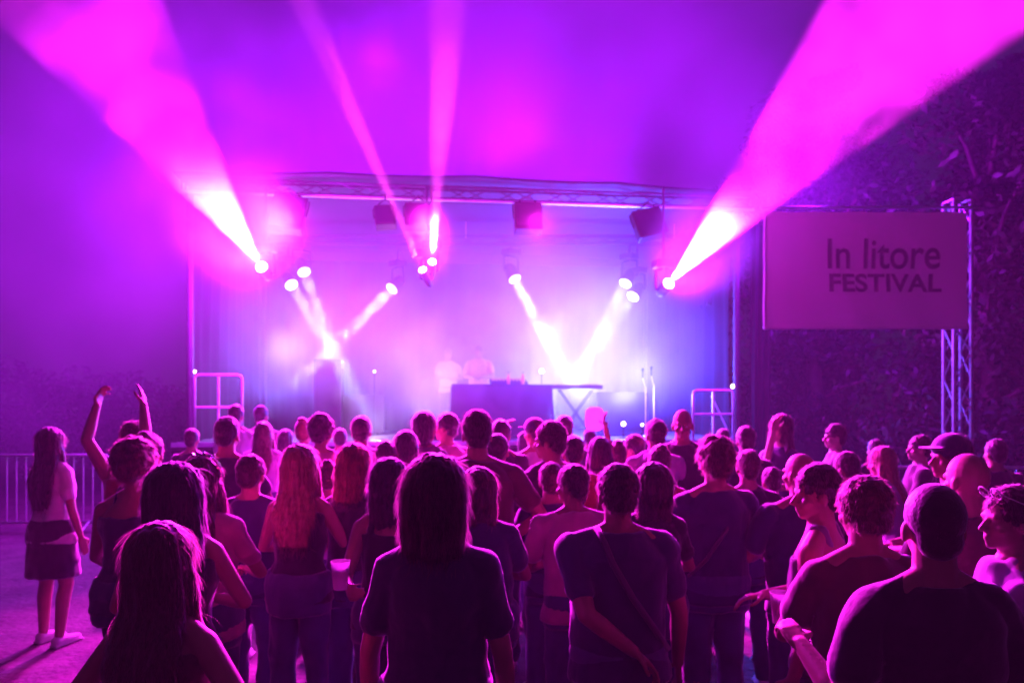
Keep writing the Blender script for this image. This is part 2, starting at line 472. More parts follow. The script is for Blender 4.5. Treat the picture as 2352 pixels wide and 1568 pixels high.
for px, nm in ((1168, 'left of the two small pale bottles standing on the performer table'), (1201, 'right of the two small pale bottles standing on the performer table')):
    p = at(px, 925, 14.0)
    t = empty('bottle', (p.x, p.y, DECK + 1.0), 0, nm, 'bottle', 'bottles on the performer table')
    b = MB(); b.lathe([(.028, .0), (.033, .01), (.033, .13), (.026, .16), (.013, .19), (.013, .215)], (0, 0, 0), None, 14); b.build('bottle_body', M_white, t, True)
    b = MB(); b.lathe([(.015, .215), (.015, .235), (.013, .238)], (0, 0, 0), None, 12); b.build('bottle_cap', mat('blue cap', (.1, .2, .7)), t, True)
# keyboard on a stand where the two right beams meet
p = at(1322, 925, 14.15)
t = empty('keyboard_stand', (p.x, p.y, DECK), STAGE_ROT, 'keyboard on a crossed steel stand where the two right white beams meet', 'keyboard')
b = MB()
for s in (-1, 1):
    b.tube([(-.32, s * .1, .02), (.32, s * .1, .90)], .014, 6); b.tube([(.32, s * .1, .02), (-.32, s * .1, .90)], .014, 6)
b.build('stand', M_dkalu, t)
b = MB(); b.box((0, 0, .95), (1.0, .3, .08), bev=.01); b.build('keyboard_body', mat('dark grey plastic', (.06, .06, .065), .4), t)
b = MB(); b.box((0, -.05, .998), (.9, .14, .014), bev=.002); b.build('keys', mat('keys', (.3, .3, .3), .4), t)
for px, Y, h, nm in ((1483, 14.0, 1.55, 'left of the two thin microphone stands at the right of the stage'), (1502, 14.4, 1.62, 'right of the two thin microphone stands at the right of the stage')):
    p = at(px, 925, Y)
    t = empty('microphone_stand', (p.x, p.y, DECK), 0, nm, 'microphone stand')
    b = MB(); b.tube([(0, 0, .02), (0, 0, h * .62)], .012, 6); b.tube([(0, 0, h * .60), (-.1, -.25, h * .72)], .008, 6); b.lathe([(.13, 0), (.13, .015), (.03, .03)], (0, 0, .002), None, 16); b.build('stand', M_galv, t)
    b = MB(); b.lathe([(.012, 0), (.014, .12), (.024, .13), (.026, .16), (.014, .185)], (-.1, -.25, h * .72), None, 10); b.build('microphone', M_black, t, True)
for px, Y, w, h, nm in ((757, 14.9, .5, 1.45, 'tall black case added to stop the two left white beams where they meet'), (820, 15.4, 1.1, .75, 'wide black equipment case standing left of the performer'), (1030, 13.3, .62, .4, 'black floor monitor speaker at the front centre of the stage'), (1420, 14.9, 1.0, .8, 'black equipment case behind the small lamps at the right of the stage')):  # the tall case is added to end the crossing left beams
    p = at(px, 925, Y)
    mon = 'monitor' in nm
    t = empty('floor_monitor' if mon else 'equipment_case', (p.x, p.y, DECK), STAGE_ROT, nm, 'speaker' if mon else 'case')
    b = MB()
    if mon:
        prof = [(-.2, .0), (.22, .0), (.22, .16), (.02, .36), (-.2, .30)]
        b.add([(s * w / 2, y, z) for s in (-1, 1) for y, z in prof], [(4, 3, 2, 1, 0), (5, 6, 7, 8, 9)] + [(i, (i + 1) % 5, 5 + (i + 1) % 5, 5 + i) for i in range(5)])
        b.build('cabinet', M_black, t)
    else:
        b.box((0, 0, h / 2 + .05), (w, .6, h), bev=.01); b.build('box', M_black, t)
        b = MB()
        for sx in (-1, 1):
            for sy in (-1, 1): b.box((sx * (w / 2), sy * .3, h / 2 + .05), (.030, .030, h + .01), bev=.004)
        for z in (.05, h + .05):
            for sy in (-1, 1): b.box((0, sy * .3, z), (w, .035, .035), bev=.004)
        b.build('metal_edges', M_dkalu, t)
        for sx in (-1, 1): b = MB(); b.box((sx * w * .4, -.28, .025), (.06, .04, .05), bev=.008); b.build('castor', M_black, t)

# ------------------------------------------------------------------ banner on its truss tower
YB = 10.5
tw = at(2199, 925, YB)
t = empty('truss_tower', (tw.x, tw.y, 0), 0, 'aluminium truss tower at the right holding the festival banner', 'truss tower')
zt = at(0, 462, YB).z
b = MB(); truss(b, (0, 0, .05), (0, 0, zt), (0, 1, 0), w=.245, r=.027, step=.36, tube_r2=.011); b.build('column', M_tower, t)
b = MB(); b.box((0, 0, .03), (.9, .9, .05), bev=.01); b.build('base_plate', M_black, t)
b = MB(); xa = at(1752, 925, YB).x - tw.x
b.tube([(xa - .1, -.17, at(0, 487, YB).z + .02), (.18, -.17, at(0, 487, YB).z + .02)], .02, 8); b.build('banner_bar', M_alu, t)
x0 = at(1753, 0, YB - .2).x; x1 = at(2221, 0, YB - .2).x; z0 = at(0, 756, YB - .2).z; z1 = at(0, 487, YB - .2).z
t = empty('festival_banner', (x0, YB - .2, z0), 0, 'large white banner reading In litore FESTIVAL hanging from the truss tower', 'banner')
b = MB(); nx, nz_ = 60, 34; vs = []; fs = []
W_ = x1 - x0; H_ = z1 - z0
def bz(u, v): return .018 * math.sin(u * 9 + v * 3) * (1 - v) + .012 * math.sin(u * 23 + v * 7) * (1 - v) + .010 * math.sin(v * 11 + u * 4)
for sd in (0, 1):
    for j in range(nz_ + 1):
        for i in range(nx + 1):
            u = i / nx; v = j / nz_
            vs.append((u * W_, bz(u, v) + sd * .004, v * H_ + .006 * math.sin(u * 30) * v))
K = (nx + 1) * (nz_ + 1)
for j in range(nz_):
    for i in range(nx):
        k = j * (nx + 1) + i
        fs.append((k, k + 1, k + nx + 2, k + nx + 1)); fs.append((K + k, K + k + nx + 1, K + k + nx + 2, K + k + 1))
b.add(vs, fs); b.build('cloth', M_banner, t, True)
def edge(z): 
    return [(u / 40 * W_, bz(u / 40, z / H_) - .012, z) for u in range(41)]
b = MB(); b.tube(edge(.02), .012, 6); b.tube([(.02, bz(.01, v / 20) - .012, v / 20 * H_) for v in range(21)], .014, 6); b.build('hem', M_banner, t, True)
def text(body, xl, xr, yb, yt, bold, parent):
    cu = bpy.data.curves.new('lettering', 'FONT')
    cu.body = body; cu.size = 1; cu.extrude = .0
    if bold: cu.offset = .026
    else: cu.offset = .012
    o = bpy.data.objects.new('tmp', cu); scene.collection.objects.link(o)
    bpy.context.view_layer.update()
    me = bpy.data.meshes.new_from_object(o.evaluated_get(bpy.context.evaluated_depsgraph_get()))
    bpy.data.objects.remove(o)
    me.name = 'lettering'
    xs = [v.co.x for v in me.vertices]; ys = [v.co.y for v in me.vertices]
    ax0 = at(xl, 0, YB - .2).x - x0; ax1 = at(xr, 0, YB - .2).x - x0; z_lo = at(0, yb, YB - .2).z - z0; z_hi = at(0, yt, YB - .2).z - z0
    bm = bmesh.new(); bm.from_mesh(me)
    bmesh.ops.subdivide_edges(bm, edges=[e for e in bm.edges if e.calc_length() > .1], cuts=2)
    for v in bm.verts:
        x = ax0 + (v.co.x - min(xs)) / (max(xs) - min(xs)) * (ax1 - ax0); z = z_lo + (v.co.y - min(ys)) / (max(ys) - min(ys)) * (z_hi - z_lo)
        v.co = V3((x, bz(x / W_, z / H_) - .008, z))
    bm.to_mesh(me); bm.free()
    me.materials.clear(); me.materials.append(M_ink)
    ob = bpy.data.objects.new('lettering', me); scene.collection.objects.link(ob); ob.parent = parent
text('In litore', 1900, 2158, 618, 548, False, t)
text('FESTIVAL', 1903, 2163, 671, 628, True, t)

# ------------------------------------------------------------------ crowd barriers
def barrier(x, y, rz, nm):
    t = empty('crowd_barrier', (x, y, 0), rz, nm, 'barrier', 'steel crowd barriers around the audience')
    w, h = 2.3, 1.1
    b = MB(); b.tube([(-w / 2, 0, .14), (-w / 2, 0, h - .08), (-w / 2 + .08, 0, h), (w / 2 - .08, 0, h), (w / 2, 0, h - .08), (w / 2, 0, .14), (-w / 2, 0, .14)], .019, 8); b.build('frame', M_galv, t, True)
    n = 17
    b = MB()
    for i in range(1, n): b.tube([(-w / 2 + w * i / n, 0, .14), (-w / 2 + w * i / n, 0, h)], .009, 6)
    b.build('bars', M_galv, t)
    for s in (-1, 1):
        b = MB(); b.tube([(s * w * .36, -.26, .015), (s * w * .36, -.1, .10), (s * w * .36, 0, .15), (s * w * .36, .1, .10), (s * w * .36, .26, .015)], .016, 6); b.build('foot', M_galv, t)
xb = at(255, 925, 10.6).x
barrier(xb - 1.15, 10.6, R(1), 'steel crowd barrier at the left, nearest the stage')
barrier(xb - 3.50, 10.55, R(-1), 'steel crowd barrier cut by the left edge of the view')
xb = at(2040, 925, 8.6).x
barrier(xb + 1.15, 8.6, R(-2), 'steel crowd barrier at the right below the truss tower')

# ------------------------------------------------------------------ trees at the right, bushes at the left
M_bark = mat('bark', (.07, .05, .035), .9, bump=.6, bscale=14, bdist=.02, var=.3)
M_leaf = [mat('leaves %d' % i, c, .55, var=.35, vscale=1.2, spec=.2) for i, c in enumerate([(.009, .034, .010), (.013, .040, .010), (.020, .036, .010)])]
def crown_mesh(rnd, blobs, n, size, seed):
    vs = []; fs = []
    for _ in range(n):
        c, r = blobs[rnd.randrange(len(blobs))]
        d = V3((rnd.gauss(0, 1), rnd.gauss(0, 1), rnd.gauss(0, 1))).normalized()
        rad = r * (rnd.random() ** .35)
        p = V3(c) + V3((d.x * rad, d.y * rad, d.z * rad * .8))
        if noise.noise(p * .9 + V3((seed, 0, 0))) < -.12: continue
        s = size * rnd.uniform(.6, 1.4)
        a = V3((rnd.gauss(0, 1), rnd.gauss(0, 1), rnd.gauss(0, 1))).normalized(); bb_ = a.cross(V3((rnd.gauss(0, 1), rnd.gauss(0, 1), rnd.gauss(0, 1)))).normalized()
        k = len(vs)
        vs += [p - a * s, p + bb_ * s * .45, p + a * s, p - bb_ * s * .45]
        fs.append((k, k + 1, k + 2, k + 3))
    return vs, fs
def tree(x, y, h, seed, nm, mi=0, r=2.4, low=.25):
    rnd = random.Random(seed)
    t = empty('tree', (x, y, 0), 0, nm, 'tree', 'dark trees behind the banner')
    b = MB()
    b.tube([(0, 0, 0), (.06, .03, h * .25), (-.04, .05, h * .5), (.05, 0, h * .85)], [.20, .16, .11, .03], 10)
    blobs = []
    for i in range(11):
        z = h * (low + (1 - low) * (i + .5) / 11); a = i * 2.4 + rnd.random(); rr = r * (math.sin(PI * min(1, (i + 1.6) / 12)) ** .6)
        e = V3((math.cos(a) * rr * .65, math.sin(a) * rr * .65, z))
        b.tube([(0, 0, z * .75), e * .5 + V3((0, 0, z * .42)), e], [.06, .04, .015], 6)
        blobs.append((e, rr * .62)); blobs.append((V3((0, 0, z)), rr * .5))
    b.build('trunk', M_bark, t, True)
    b = MB(); b.add(*crown_mesh(rnd, blobs, 22000, .085, seed)); b.build('crown', M_leaf[mi], t)
tree(6.3, 15.5, 8.2, 1, 'dark leafy tree right behind the festival banner, nearest the stage', 0, 2.2, .08)
tree(9.0, 14.0, 8.3, 2, 'dark leafy tree behind the truss tower', 2, 2.7, .06)
tree(11.8, 15.8, 9.6, 3, 'dark bushy tree at the right edge of the view', 1, 3.0, .08)
tree(8.0, 19.0, 10.5, 4, 'dark tree far behind the banner, half lost in smoke', 0, 2.8, .10)
tree(13.8, 12.0, 7.2, 5, 'dark tree cut by the right edge of the view', 0, 2.8, .06)
for i, (x, y, h, nm) in enumerate([(7.4, 12.3, 2.3, 'low dark bush below the banner near the stage'), (9.4, 11.6, 2.0, 'low dark bush right beside the foot of the truss tower'), (-11.0, 17.0, 3.2, 'dark rounded bush beyond the left barrier, cut by the left edge'), (-8.6, 18.5, 2.8, 'dark rounded bush between the left barrier and the stage')]):
    rnd = random.Random(40 + i)
    t = empty('bush', (x, y, 0), 0, nm, 'bush')
    b = MB()
    for k in range(5): b.tube([(0, 0, 0), (math.cos(k * 1.3) * .3, math.sin(k * 1.3) * .3, h * .35), (math.cos(k * 1.3) * .7, math.sin(k * 1.3) * .7, h * .7)], [.05, .035, .012], 6)
    b.build('stems', M_bark, t)
    bl = [(V3((math.cos(k * 1.1) * .9, math.sin(k * 1.1) * .7, h * (.35 + .1 * (k % 4)))), h * .38) for k in range(7)]
    b = MB(); b.add(*crown_mesh(rnd, bl, 6000, .09, i)); b.build('foliage', M_leaf[i % 2], t)
# ------------------------------------------------------------------ people
def remesh(mb, name, voxel, m, parent, smooth=4, disp=None, factor=0.5, scale=1.0):
    """union of overlapping closed shapes -> one continuous skin"""
    me = bpy.data.meshes.new('tmp')
    me.from_pydata([tuple(V3(v) * scale) for v in mb.v], [], mb.f)
    o = bpy.data.objects.new('tmp', me)
    scene.collection.objects.link(o)
    r = o.modifiers.new('r', 'REMESH'); r.mode = 'VOXEL'; r.voxel_size = voxel; r.use_smooth_shade = True
    if smooth:
        sm = o.modifiers.new('s', 'SMOOTH'); sm.iterations = smooth; sm.factor = factor
    dg = bpy.context.evaluated_depsgraph_get()
    new = bpy.data.meshes.new_from_object(o.evaluated_get(dg))
    bpy.data.objects.remove(o); bpy.data.meshes.remove(me)
    new.name = name
    if disp is not None:
        n = len(new.vertices)
        co = np.empty(n * 3, dtype=np.float32); new.vertices.foreach_get('co', co); co = co.reshape(-1, 3)
        no = np.empty(n * 3, dtype=np.float32); new.vertex_normals.foreach_get('vector', no); no = no.reshape(-1, 3)
        d = np.array([disp(V3(c)) for c in co.tolist()], dtype=np.float32)
        co = co + no * d[:, None]
        new.vertices.foreach_set('co', co.ravel()); new.update()
    new.materials.clear(); new.materials.append(m)
    new.shade_smooth()
    ob = bpy.data.objects.new(name, new)
    scene.collection.objects.link(ob)
    if parent is not None: ob.parent = parent
    return ob

def ell(mb, c, r, n=14, M=None):
    c = V3(c); base = len(mb.v); m = n // 2 + 1
    vs = []
    for j in range(m + 1):
        th = PI * j / m
        for k in range(n):
            a = 2 * PI * k / n
            q = V3((r[0] * math.sin(th) * math.cos(a), r[1] * math.sin(th) * math.sin(a), r[2] * math.cos(th)))
            if j in (0, m): q = V3((0, 0, r[2] * math.cos(th)))
            vs.append((M @ q if M is not None else q) + c)
    fs = []
    for j in range(m):
        for k in range(n):
            a = j * n + k; b = j * n + (k + 1) % n
            if j == 0: fs.append((a, a + n, b + n))
            elif j == m - 1: fs.append((a, a + n, b))
            else: fs.append((a, a + n, b + n, b))
    # poles: one vertex each
    vs2 = [vs[0]] + vs[n:m * n] + [vs[m * n]]
    def rm(i):
        j, k = divmod(i, n)
        return 0 if j == 0 else (len(vs2) - 1 if j == m else 1 + (j - 1) * n + k)
    mb.add(vs2, [tuple(rm(i) for i in f) for f in fs])

def cap(mb, a, b, r1, r2, n=10, T=None):
    """tapered limb with round ends"""
    a = V3(a); b = V3(b)
    if T is not None: a = T(a); b = T(b)
    t = b - a; L = t.length
    if L < 1e-5: t = V3((0, 0, 1)); L = 1e-5
    t.normalize()
    pts = []; rs = []
    for k in range(4):
        an = PI / 2 * k / 4
        pts.append(a - t * r1 * math.cos(an)); rs.append(max(0.0006, r1 * math.sin(an)))
    pts.append(a); rs.append(r1); pts.append(b); rs.append(r2)
    for k in range(1, 5):
        an = PI / 2 * k / 4
        pts.append(b + t * r2 * math.sin(an)); rs.append(max(0.0006, r2 * math.cos(an)))
    mb.tube(pts, rs, n)

def loft(mb, rings, n=24, p=2.3):
    """rings: (z, half width, half depth, y, x)"""
    vs = []; m = len(rings)
    for rg in rings:
        z, hw, hd, y = rg[:4]; x = rg[4] if len(rg) > 4 else 0
        for k in range(n):
            a = 2 * PI * k / n; ca, sa = math.cos(a), math.sin(a)
            vs.append((x + hw * math.copysign(abs(ca) ** (2 / p), ca), y + hd * math.copysign(abs(sa) ** (2 / p), sa), z))
    fs = []
    for i in range(m - 1):
        for k in range(n):
            a = i * n + k; b = i * n + (k + 1) % n
            fs.append((a, b, b + n, a + n))
    fs.append(tuple(reversed(range(n)))); fs.append(tuple((m - 1) * n + k for k in range(n)))
    mb.add(vs, fs)

TOR_M = [(.83, .10, .08, 0), (.88, .155, .10, -.005), (.94, .168, .112, -.01), (1.00, .163, .105, 0), (1.08, .150, .098, .005), (1.18, .156, .108, .005), (1.28, .172, .118, 0), (1.36, .178, .112, -.005), (1.41, .140, .09, -.008), (1.455, .088, .07, -.008), (1.50, .058, .055, -.005)]
TOR_F = [(.83, .10, .08, 0), (.88, .165, .11, -.01), (.94, .175, .12, -.015), (1.00, .158, .105, -.005), (1.08, .128, .088, .005), (1.18, .135, .098, .01), (1.28, .148, .118, .012), (1.36, .150, .098, 0), (1.41, .120, .08, -.005), (1.455, .074, .062, -.008), (1.50, .050, .05, -.005)]

def ik(sh, hand, L1, L2, pole):
    sh = V3(sh); hand = V3(hand); d = hand - sh; D = min(d.length, (L1 + L2) * 0.985); t = d.normalized()
    a = (L1 * L1 - L2 * L2 + D * D) / (2 * D); h = math.sqrt(max(0, L1 * L1 - a * a))
    p = V3(pole); p = (p - t * p.dot(t)).normalized()
    return sh + t * a + p * h, sh + t * D

def hand_shape(mb, w, d, nrm, side, curl=0.35, spread=0.1, k=1.0, T=None):
    """palm, four fingers of different lengths and a thumb. w wrist, d direction, nrm the way the palm faces"""
    d = V3(d).normalized(); nrm = V3(nrm); nrm = (nrm - d * nrm.dot(d)).normalized(); x = d.cross(nrm) * side
    T = T or (lambda q: q)
    pm = w + d * 0.048
    for q in (-.024, -.008, .008, .024):
        cap(mb, w + x * q * 0.75 + d * .012, w + x * q + d * .078, .0155 * k, .0125 * k, 8, T)
    lens = ((.027, .024, .018, .026), (.030, .027, .020, .0088), (.028, .025, .019, -.0088), (.022, .018, .016, -.026))
    for i, (l1, l2, l3, off) in enumerate(lens):
        p = w + x * off + d * (.086 if i < 3 else .078)
        ang = 0.0; dd = (d + x * off * spread * 12).normalized()
        rr = (.0092, .0095, .0090, .0080)[i] * k
        for j, l in enumerate((l1 * 1.25, l2 * 1.2, l3 * 1.2)):
            ang += curl * (1 + .12 * (i - 1)) * (0.8 if j == 0 else 1.1)
            q = p + (dd * math.cos(ang) + nrm * math.sin(ang)) * l
            cap(mb, p, q, rr, rr * .93, 7, T); p = q; rr *= .93
    p = w + x * .026 + d * .022
    q = p + (d * .6 + x * .75 + nrm * .25).normalized() * .036
    cap(mb, p, q, .0145 * k, .0115 * k, 8, T)
    q2 = q + (d * .8 + x * (.25 - curl * .5) + nrm * (.3 + curl * .6)).normalized() * .030
    cap(mb, q, q2, .0110 * k, .0098 * k, 8, T)
    q3 = q2 + (d * .9 - x * curl * .7 + nrm * (.2 + curl * .6)).normalized() * .024
    cap(mb, q2, q3, .0098 * k, .0080 * k, 8, T)

_mats = {}
def cmat(kind, col, **kw):
    key = (kind, tuple(round(c, 3) for c in col))
    if key not in _mats:
        base = dict(skin=dict(rough=.48, sheen=.25, var=.08, vscale=14, bump=.12, bscale=90, bdist=.002),
                    hair=dict(rough=.42, sheen=1.0, var=.35, vscale=40, bump=.5, bscale=120, bdist=.004),
                    cloth=dict(rough=.8, sheen=1.0, var=.14, vscale=9, bump=.35, bscale=55, bdist=.004))[kind]
        base.update(kw)
        _mats[key] = mat(kind + ' %d' % len(_mats), col, **base)
    return _mats[key]
SKIN = [(.46, .27, .19), (.38, .21, .14), (.52, .33, .25)]
HAIR = dict(black=(.012, .010, .010), dark=(.030, .018, .012), brown=(.085, .045, .025), blond=(.30, .19, .09), red=(.20, .06, .03), grey=(.25, .24, .23))
CLOTH = dict(black=(.022, .024, .03), navy=(.028, .045, .10), white=(.72, .72, .72), grey=(.20, .20, .22), pink=(.60, .25, .35), red=(.45, .06, .05), blue=(.10, .16, .40), olive=(.10, .11, .06), denim=(.07, .10, .19), brown=(.13, .08, .05), lilac=(.50, .38, .62))

def strands(mb, me_obj, n, length, rnd, width=.0022, out=.35, zmin=-9, wav=0.0):
    """loose hair ends that leave the surface of the hair and fall along it"""
    me = me_obj.data
    polys = me.polygons
    if not len(polys): return
    for _ in range(n):
        pl = polys[rnd.randrange(len(polys))]
        p = V3(pl.center); nn = V3(pl.normal)
        if p.z < zmin: continue
        dn = V3((rnd.gauss(0, .35), rnd.gauss(0, .35), -1)); dn = dn - nn * dn.dot(nn)
        if dn.length < .05: dn = V3((rnd.gauss(0, 1), rnd.gauss(0, 1), 0))
        dn.normalize()
        L = length * rnd.uniform(.4, 1.3); seg = 3
        s0 = dn.cross(nn).normalized(); an = rnd.uniform(0, PI); sd = (s0 * math.cos(an) + nn * math.sin(an)).normalized(); q = p - nn * .002
        pts = [q]; dirv = (dn + nn * out * rnd.uniform(.1, 1)).normalized()
        for i in range(seg):
            dirv = (dirv + V3((0, 0, -.22)) - nn * .05 + sd * wav * math.sin(i * 2 + p.z * 60)).normalized()
            q = q + dirv * (L / seg); pts.append(q)
        vs = []; fs = []
        for i, q in enumerate(pts):
            w = width * (1 - .8 * i / seg)
            vs += [q - sd * w / 2, q + sd * w / 2]
        for i in range(seg): fs.append((2 * i, 2 * i + 1, 2 * i + 3, 2 * i + 2))
        mb.add(vs, fs)

_strand = {}
def strand_mat(hm):
    """fine loose hairs pass light on mostly forwards"""
    if hm.name in _strand: return _strand[hm.name]
    m = bpy.data.materials.new('loose ' + hm.name); m.use_nodes = True
    nt = m.node_tree; out = nt.nodes['Material Output']
    nt.nodes.remove(nt.nodes['Principled BSDF'])
    c = hm.node_tree.nodes['Principled BSDF'].inputs['Base Color'].default_value
    rf = nt.nodes.new('ShaderNodeBsdfTranslucent')
    rf.inputs['Color'].default_value = (min(.9, c[0] ** .3), min(.8, c[1] ** .3 * .9), min(.8, c[2] ** .3 * .9), 1)
    df = nt.nodes.new('ShaderNodeBsdfDiffuse'); df.inputs['Color'].default_value = c
    mx = nt.nodes.new('ShaderNodeMixShader'); mx.inputs[0].default_value = .15
    nt.links.new(rf.outputs[0], mx.inputs[1]); nt.links.new(df.outputs[0], mx.inputs[2]); nt.links.new(mx.outputs[0], out.inputs['Surface'])
    _strand[hm.name] = m
    return m

def join_into(ob, mb, mt=None):
    """adds plain shapes to an existing mesh object"""
    if mt: ob.data.materials.append(mt)
    bm = bmesh.new(); bm.from_mesh(ob.data)
    vs = [bm.verts.new(v) for v in mb.v]
    for f in mb.f:
        fc = bm.faces.new([vs[i] for i in f]); fc.smooth = True
        if mt: fc.material_index = 1
    bm.to_mesh(ob.data); bm.free()

PEOPLE = []
def person(px, top, Y, label, H=None, sex='m', turn=0, hturn=0, nod=0, hair='short', hcol='dark', shirt='tee', scol='black', legs='trousers', lcol='denim',
           L='front', Rr='front', skin=0, w=1.0, lean=0, q=1, hz=None, curlL=.35, curlR=.35, nL=None, nR=None, seed=None, poleL=None, poleR=None, eyes=False, X=None, z0=0.0, shoes='white', hwid=1.0):
    """a person seen at (px, top of head) of the picture, Y metres away. turn: 0 faces the stage, 90 faces left.
    q: detail 2 near, 1 middle, 0 far"""
    rnd = random.Random(seed if seed is not None else int(px * 7 + top))
    if H is None: H = EYE - (top - 925) * Y / FPX - z0
    if hair in ('long', 'bob', 'bun'): H -= 0.012
    sc = H / 1.757
    if hturn == 0: hturn = rnd.uniform(-15, 15)
    if nod == 0: nod = rnd.uniform(-7, 5)
    if lean == 0: lean = rnd.uniform(-1.5, 3)
    turn += rnd.uniform(-6, 6)
    pos = V3(((px - 1176) / FPX * Y, Y, z0))
    vox = (0.0125, 0.0095, 0.0065)[q]
    Ts = TOR_F if sex == 'f' else TOR_M
    shx = (.150 if sex == 'f' else .178) * w
    armk = .86 if sex == 'f' else 1.0
    # --- skeleton
    hips = [V3((s * .085, 0, .90)) for s in (-1, 1)]
    knees = [V3((s * .10 + rnd.uniform(-.01, .01), .03, .49)) for s in (-1, 1)]
    ankles = [V3((s * .11, rnd.uniform(-.04, .03), .09)) for s in (-1, 1)]
    ln = R(lean)
    def TB(p):                            # upper body leans forward about the hips
        p = V3(p); z = p.z - 1.0
        if z <= 0: return p
        a = ln * min(1, z / .25)
        return V3((p.x, p.y * math.cos(a) + z * math.sin(a), 1.0 + z * math.cos(a) - p.y * math.sin(a)))
    HR = Matrix.Rotation(R(hturn), 3, 'Z') @ Matrix.Rotation(R(-nod), 3, 'X')
    hp = V3((0, .0, 1.55))
    def TH(p):
        return TB(HR @ (V3(p) - hp) + hp)
    hs = (1.055 if sex == 'f' else 1.03)
    def headell(mb, c, r, n=18):
        c = V3(c); c = hp + (c - hp) * 1.0
        b2 = MB(); ell(b2, c, r, n); mb.add([TH(v) for v in b2.v], b2.f)
    shs = [V3((s * shx, -.005, 1.388)) for s in (-1, 1)]
    def armspec(a, s):
        if a[0] == 'at':
            q = at(a[1], a[2], a[3]) - pos
            q = (Matrix.Rotation(-R(turn), 3, 'Z') @ q) / sc
            return q, V3((s * .8, -.3, -.7))
        if a == 'down': return V3((s * (shx + .09), .06, .84)), V3((s * .5, -1, 0))
        if a == 'side': return V3((s * (shx + .14), .10, .90)), V3((s * 1, -.6, 0))
        if a == 'front': return V3((s * .10, .30, 1.12)), V3((s * .8, -.3, -.6))
        if a == 'low': return V3((s * .14, .24, .98)), V3((s * 1.0, -.7, -.2))
        if a == 'fold': return V3((-s * .10, .22, 1.20)), V3((s * .9, .1, -.7))
        if a == 'hip': return V3((s * .16, .02, 1.02)), V3((s * 1, -.3, 0))
        if a == 'up': return V3((s * .22, .12, 1.98)), V3((s * 1, .2, 0))
        if a == 'back': return V3((-s * .02, -.17, 1.0)), V3((s * 1, -.4, -.2))
        if a == 'phone': return V3((s * .10, .34, 1.50)), V3((s * 1, 0, -1))
        if a == 'mouth': return V3((s * .05, .17, 1.56)), V3((s * 1, .1, -.8))
        return V3(a), V3((s * .8, -.3, -.7))
    arms = []
    for s, a, pole in ((-1, L, poleL), (1, Rr, poleR)):
        hnd, pl = armspec(a, s)
        if pole is not None: pl = V3(pole)
        sh = shs[0] if s < 0 else shs[1]
        el, wr = ik(sh, hnd, .285 * 1.0, .255, pl)
        arms.append((s, sh, el, wr))
    # --- body
    mb = MB()
    tors = [(z, hw * w, hd * (0.5 + 0.5 * w), y) for z, hw, hd, y in Ts]
    b2 = MB(); loft(b2, tors); mb.add([TB(v) for v in b2.v], b2.f)
    nk = .047 if sex == 'f' else .057
    cap(mb, TB((0, -.012, 1.45)), TH((0, -.004, 1.585)), nk * 1.12, nk, 14)
    for s, sh, el, wr in arms:
        cap(mb, TB((s * .05, -.015, 1.475)), TB(sh + V3((-s * .015, 0, .012))), .040 * armk, .050 * armk, 12)
        shT, elT, wrT = TB(sh), TB(el), TB(wr)
        cap(mb, shT, elT, .054 * armk * w ** .5, .040 * armk, 12)
        mid = elT.lerp(wrT, .3)
        cap(mb, elT, mid, .039 * armk, .040 * armk, 12); cap(mb, mid, wrT, .040 * armk, .0245 * armk + .002, 12)
        d = (wrT - elT).normalized()
        nn = nL if s < 0 else nR
        if nn is None: nn = V3((-s, .2, 0)) if abs(d.z) > .7 else V3((-s * .2, 0, -1))
        hand_shape(mb, wrT, d, nn, -s if False else (1 if s > 0 else -1), curl=curlL if s < 0 else curlR, k=1.0 if q == 2 else 1.15)
    for i in range(2):
        cap(mb, hips[i], knees[i], .088 * (1.05 if sex == 'f' else 1), .056, 12)
        cap(mb, knees[i], knees[i].lerp(ankles[i], .3) + V3((0, -.012, 0)), .054, .056, 12)
        cap(mb, knees[i].lerp(ankles[i], .3) + V3((0, -.012, 0)), ankles[i], .055, .038, 12)
        cap(mb, ankles[i] + V3((0, -.02, -.04)), ankles[i] + V3((0, .15, -.058)), .036, .026, 10)
    hh = hs
    headell(mb, (0, -.008, 1.655), (.074 * hh, .092 * hh, .100))
    headell(mb, (0, .028, 1.592), (.057 * hh, .062, .072))
    headell(mb, (0, .070, 1.545), (.026, .022, .022), 12)
    headell(mb, (0, .004, 1.56), (.052, .060, .045), 14)
    cap(mb, TH((-.034, .080, 1.648)), TH((.034, .080, 1.648)), .0125, .0125, 8)
    cap(mb, TH((0, .090, 1.636)), TH((0, .112, 1.600)), .0075, .0125, 8)
    for s in (-1, 1): headell(mb, (s * .010, .098, 1.597), (.008, .010, .008), 8); headell(mb, (s * .040, .060, 1.60), (.024, .026, .024), 10)
    headell(mb, (0, .091, 1.574), (.021, .011, .0065), 10); headell(mb, (0, .089, 1.562), (.019, .011, .007), 10)
    earv = hair in ('short', 'bald', 'buzz', 'pony', 'bun', 'cap', 'quiff', 'curly')
    if earv:
        for s in (-1, 1): headell(mb, (s * (.077 * hh), -.002, 1.612), (.0095, .019, .031), 12)
    sm = SKIN[skin % 3]
    body = remesh(mb, 'person', vox, cmat('skin', sm), None, smooth=(2, 2, 2)[q], scale=sc)
    body.location = pos
    body.rotation_euler = (0, 0, R(turn))
    tag(body, label, 'person', 'people in the concert crowd')
    # --- shirt
    cm = cmat('cloth', CLOTH[scol] if isinstance(scol, str) else scol)
    fold_s = rnd.uniform(0, 50)
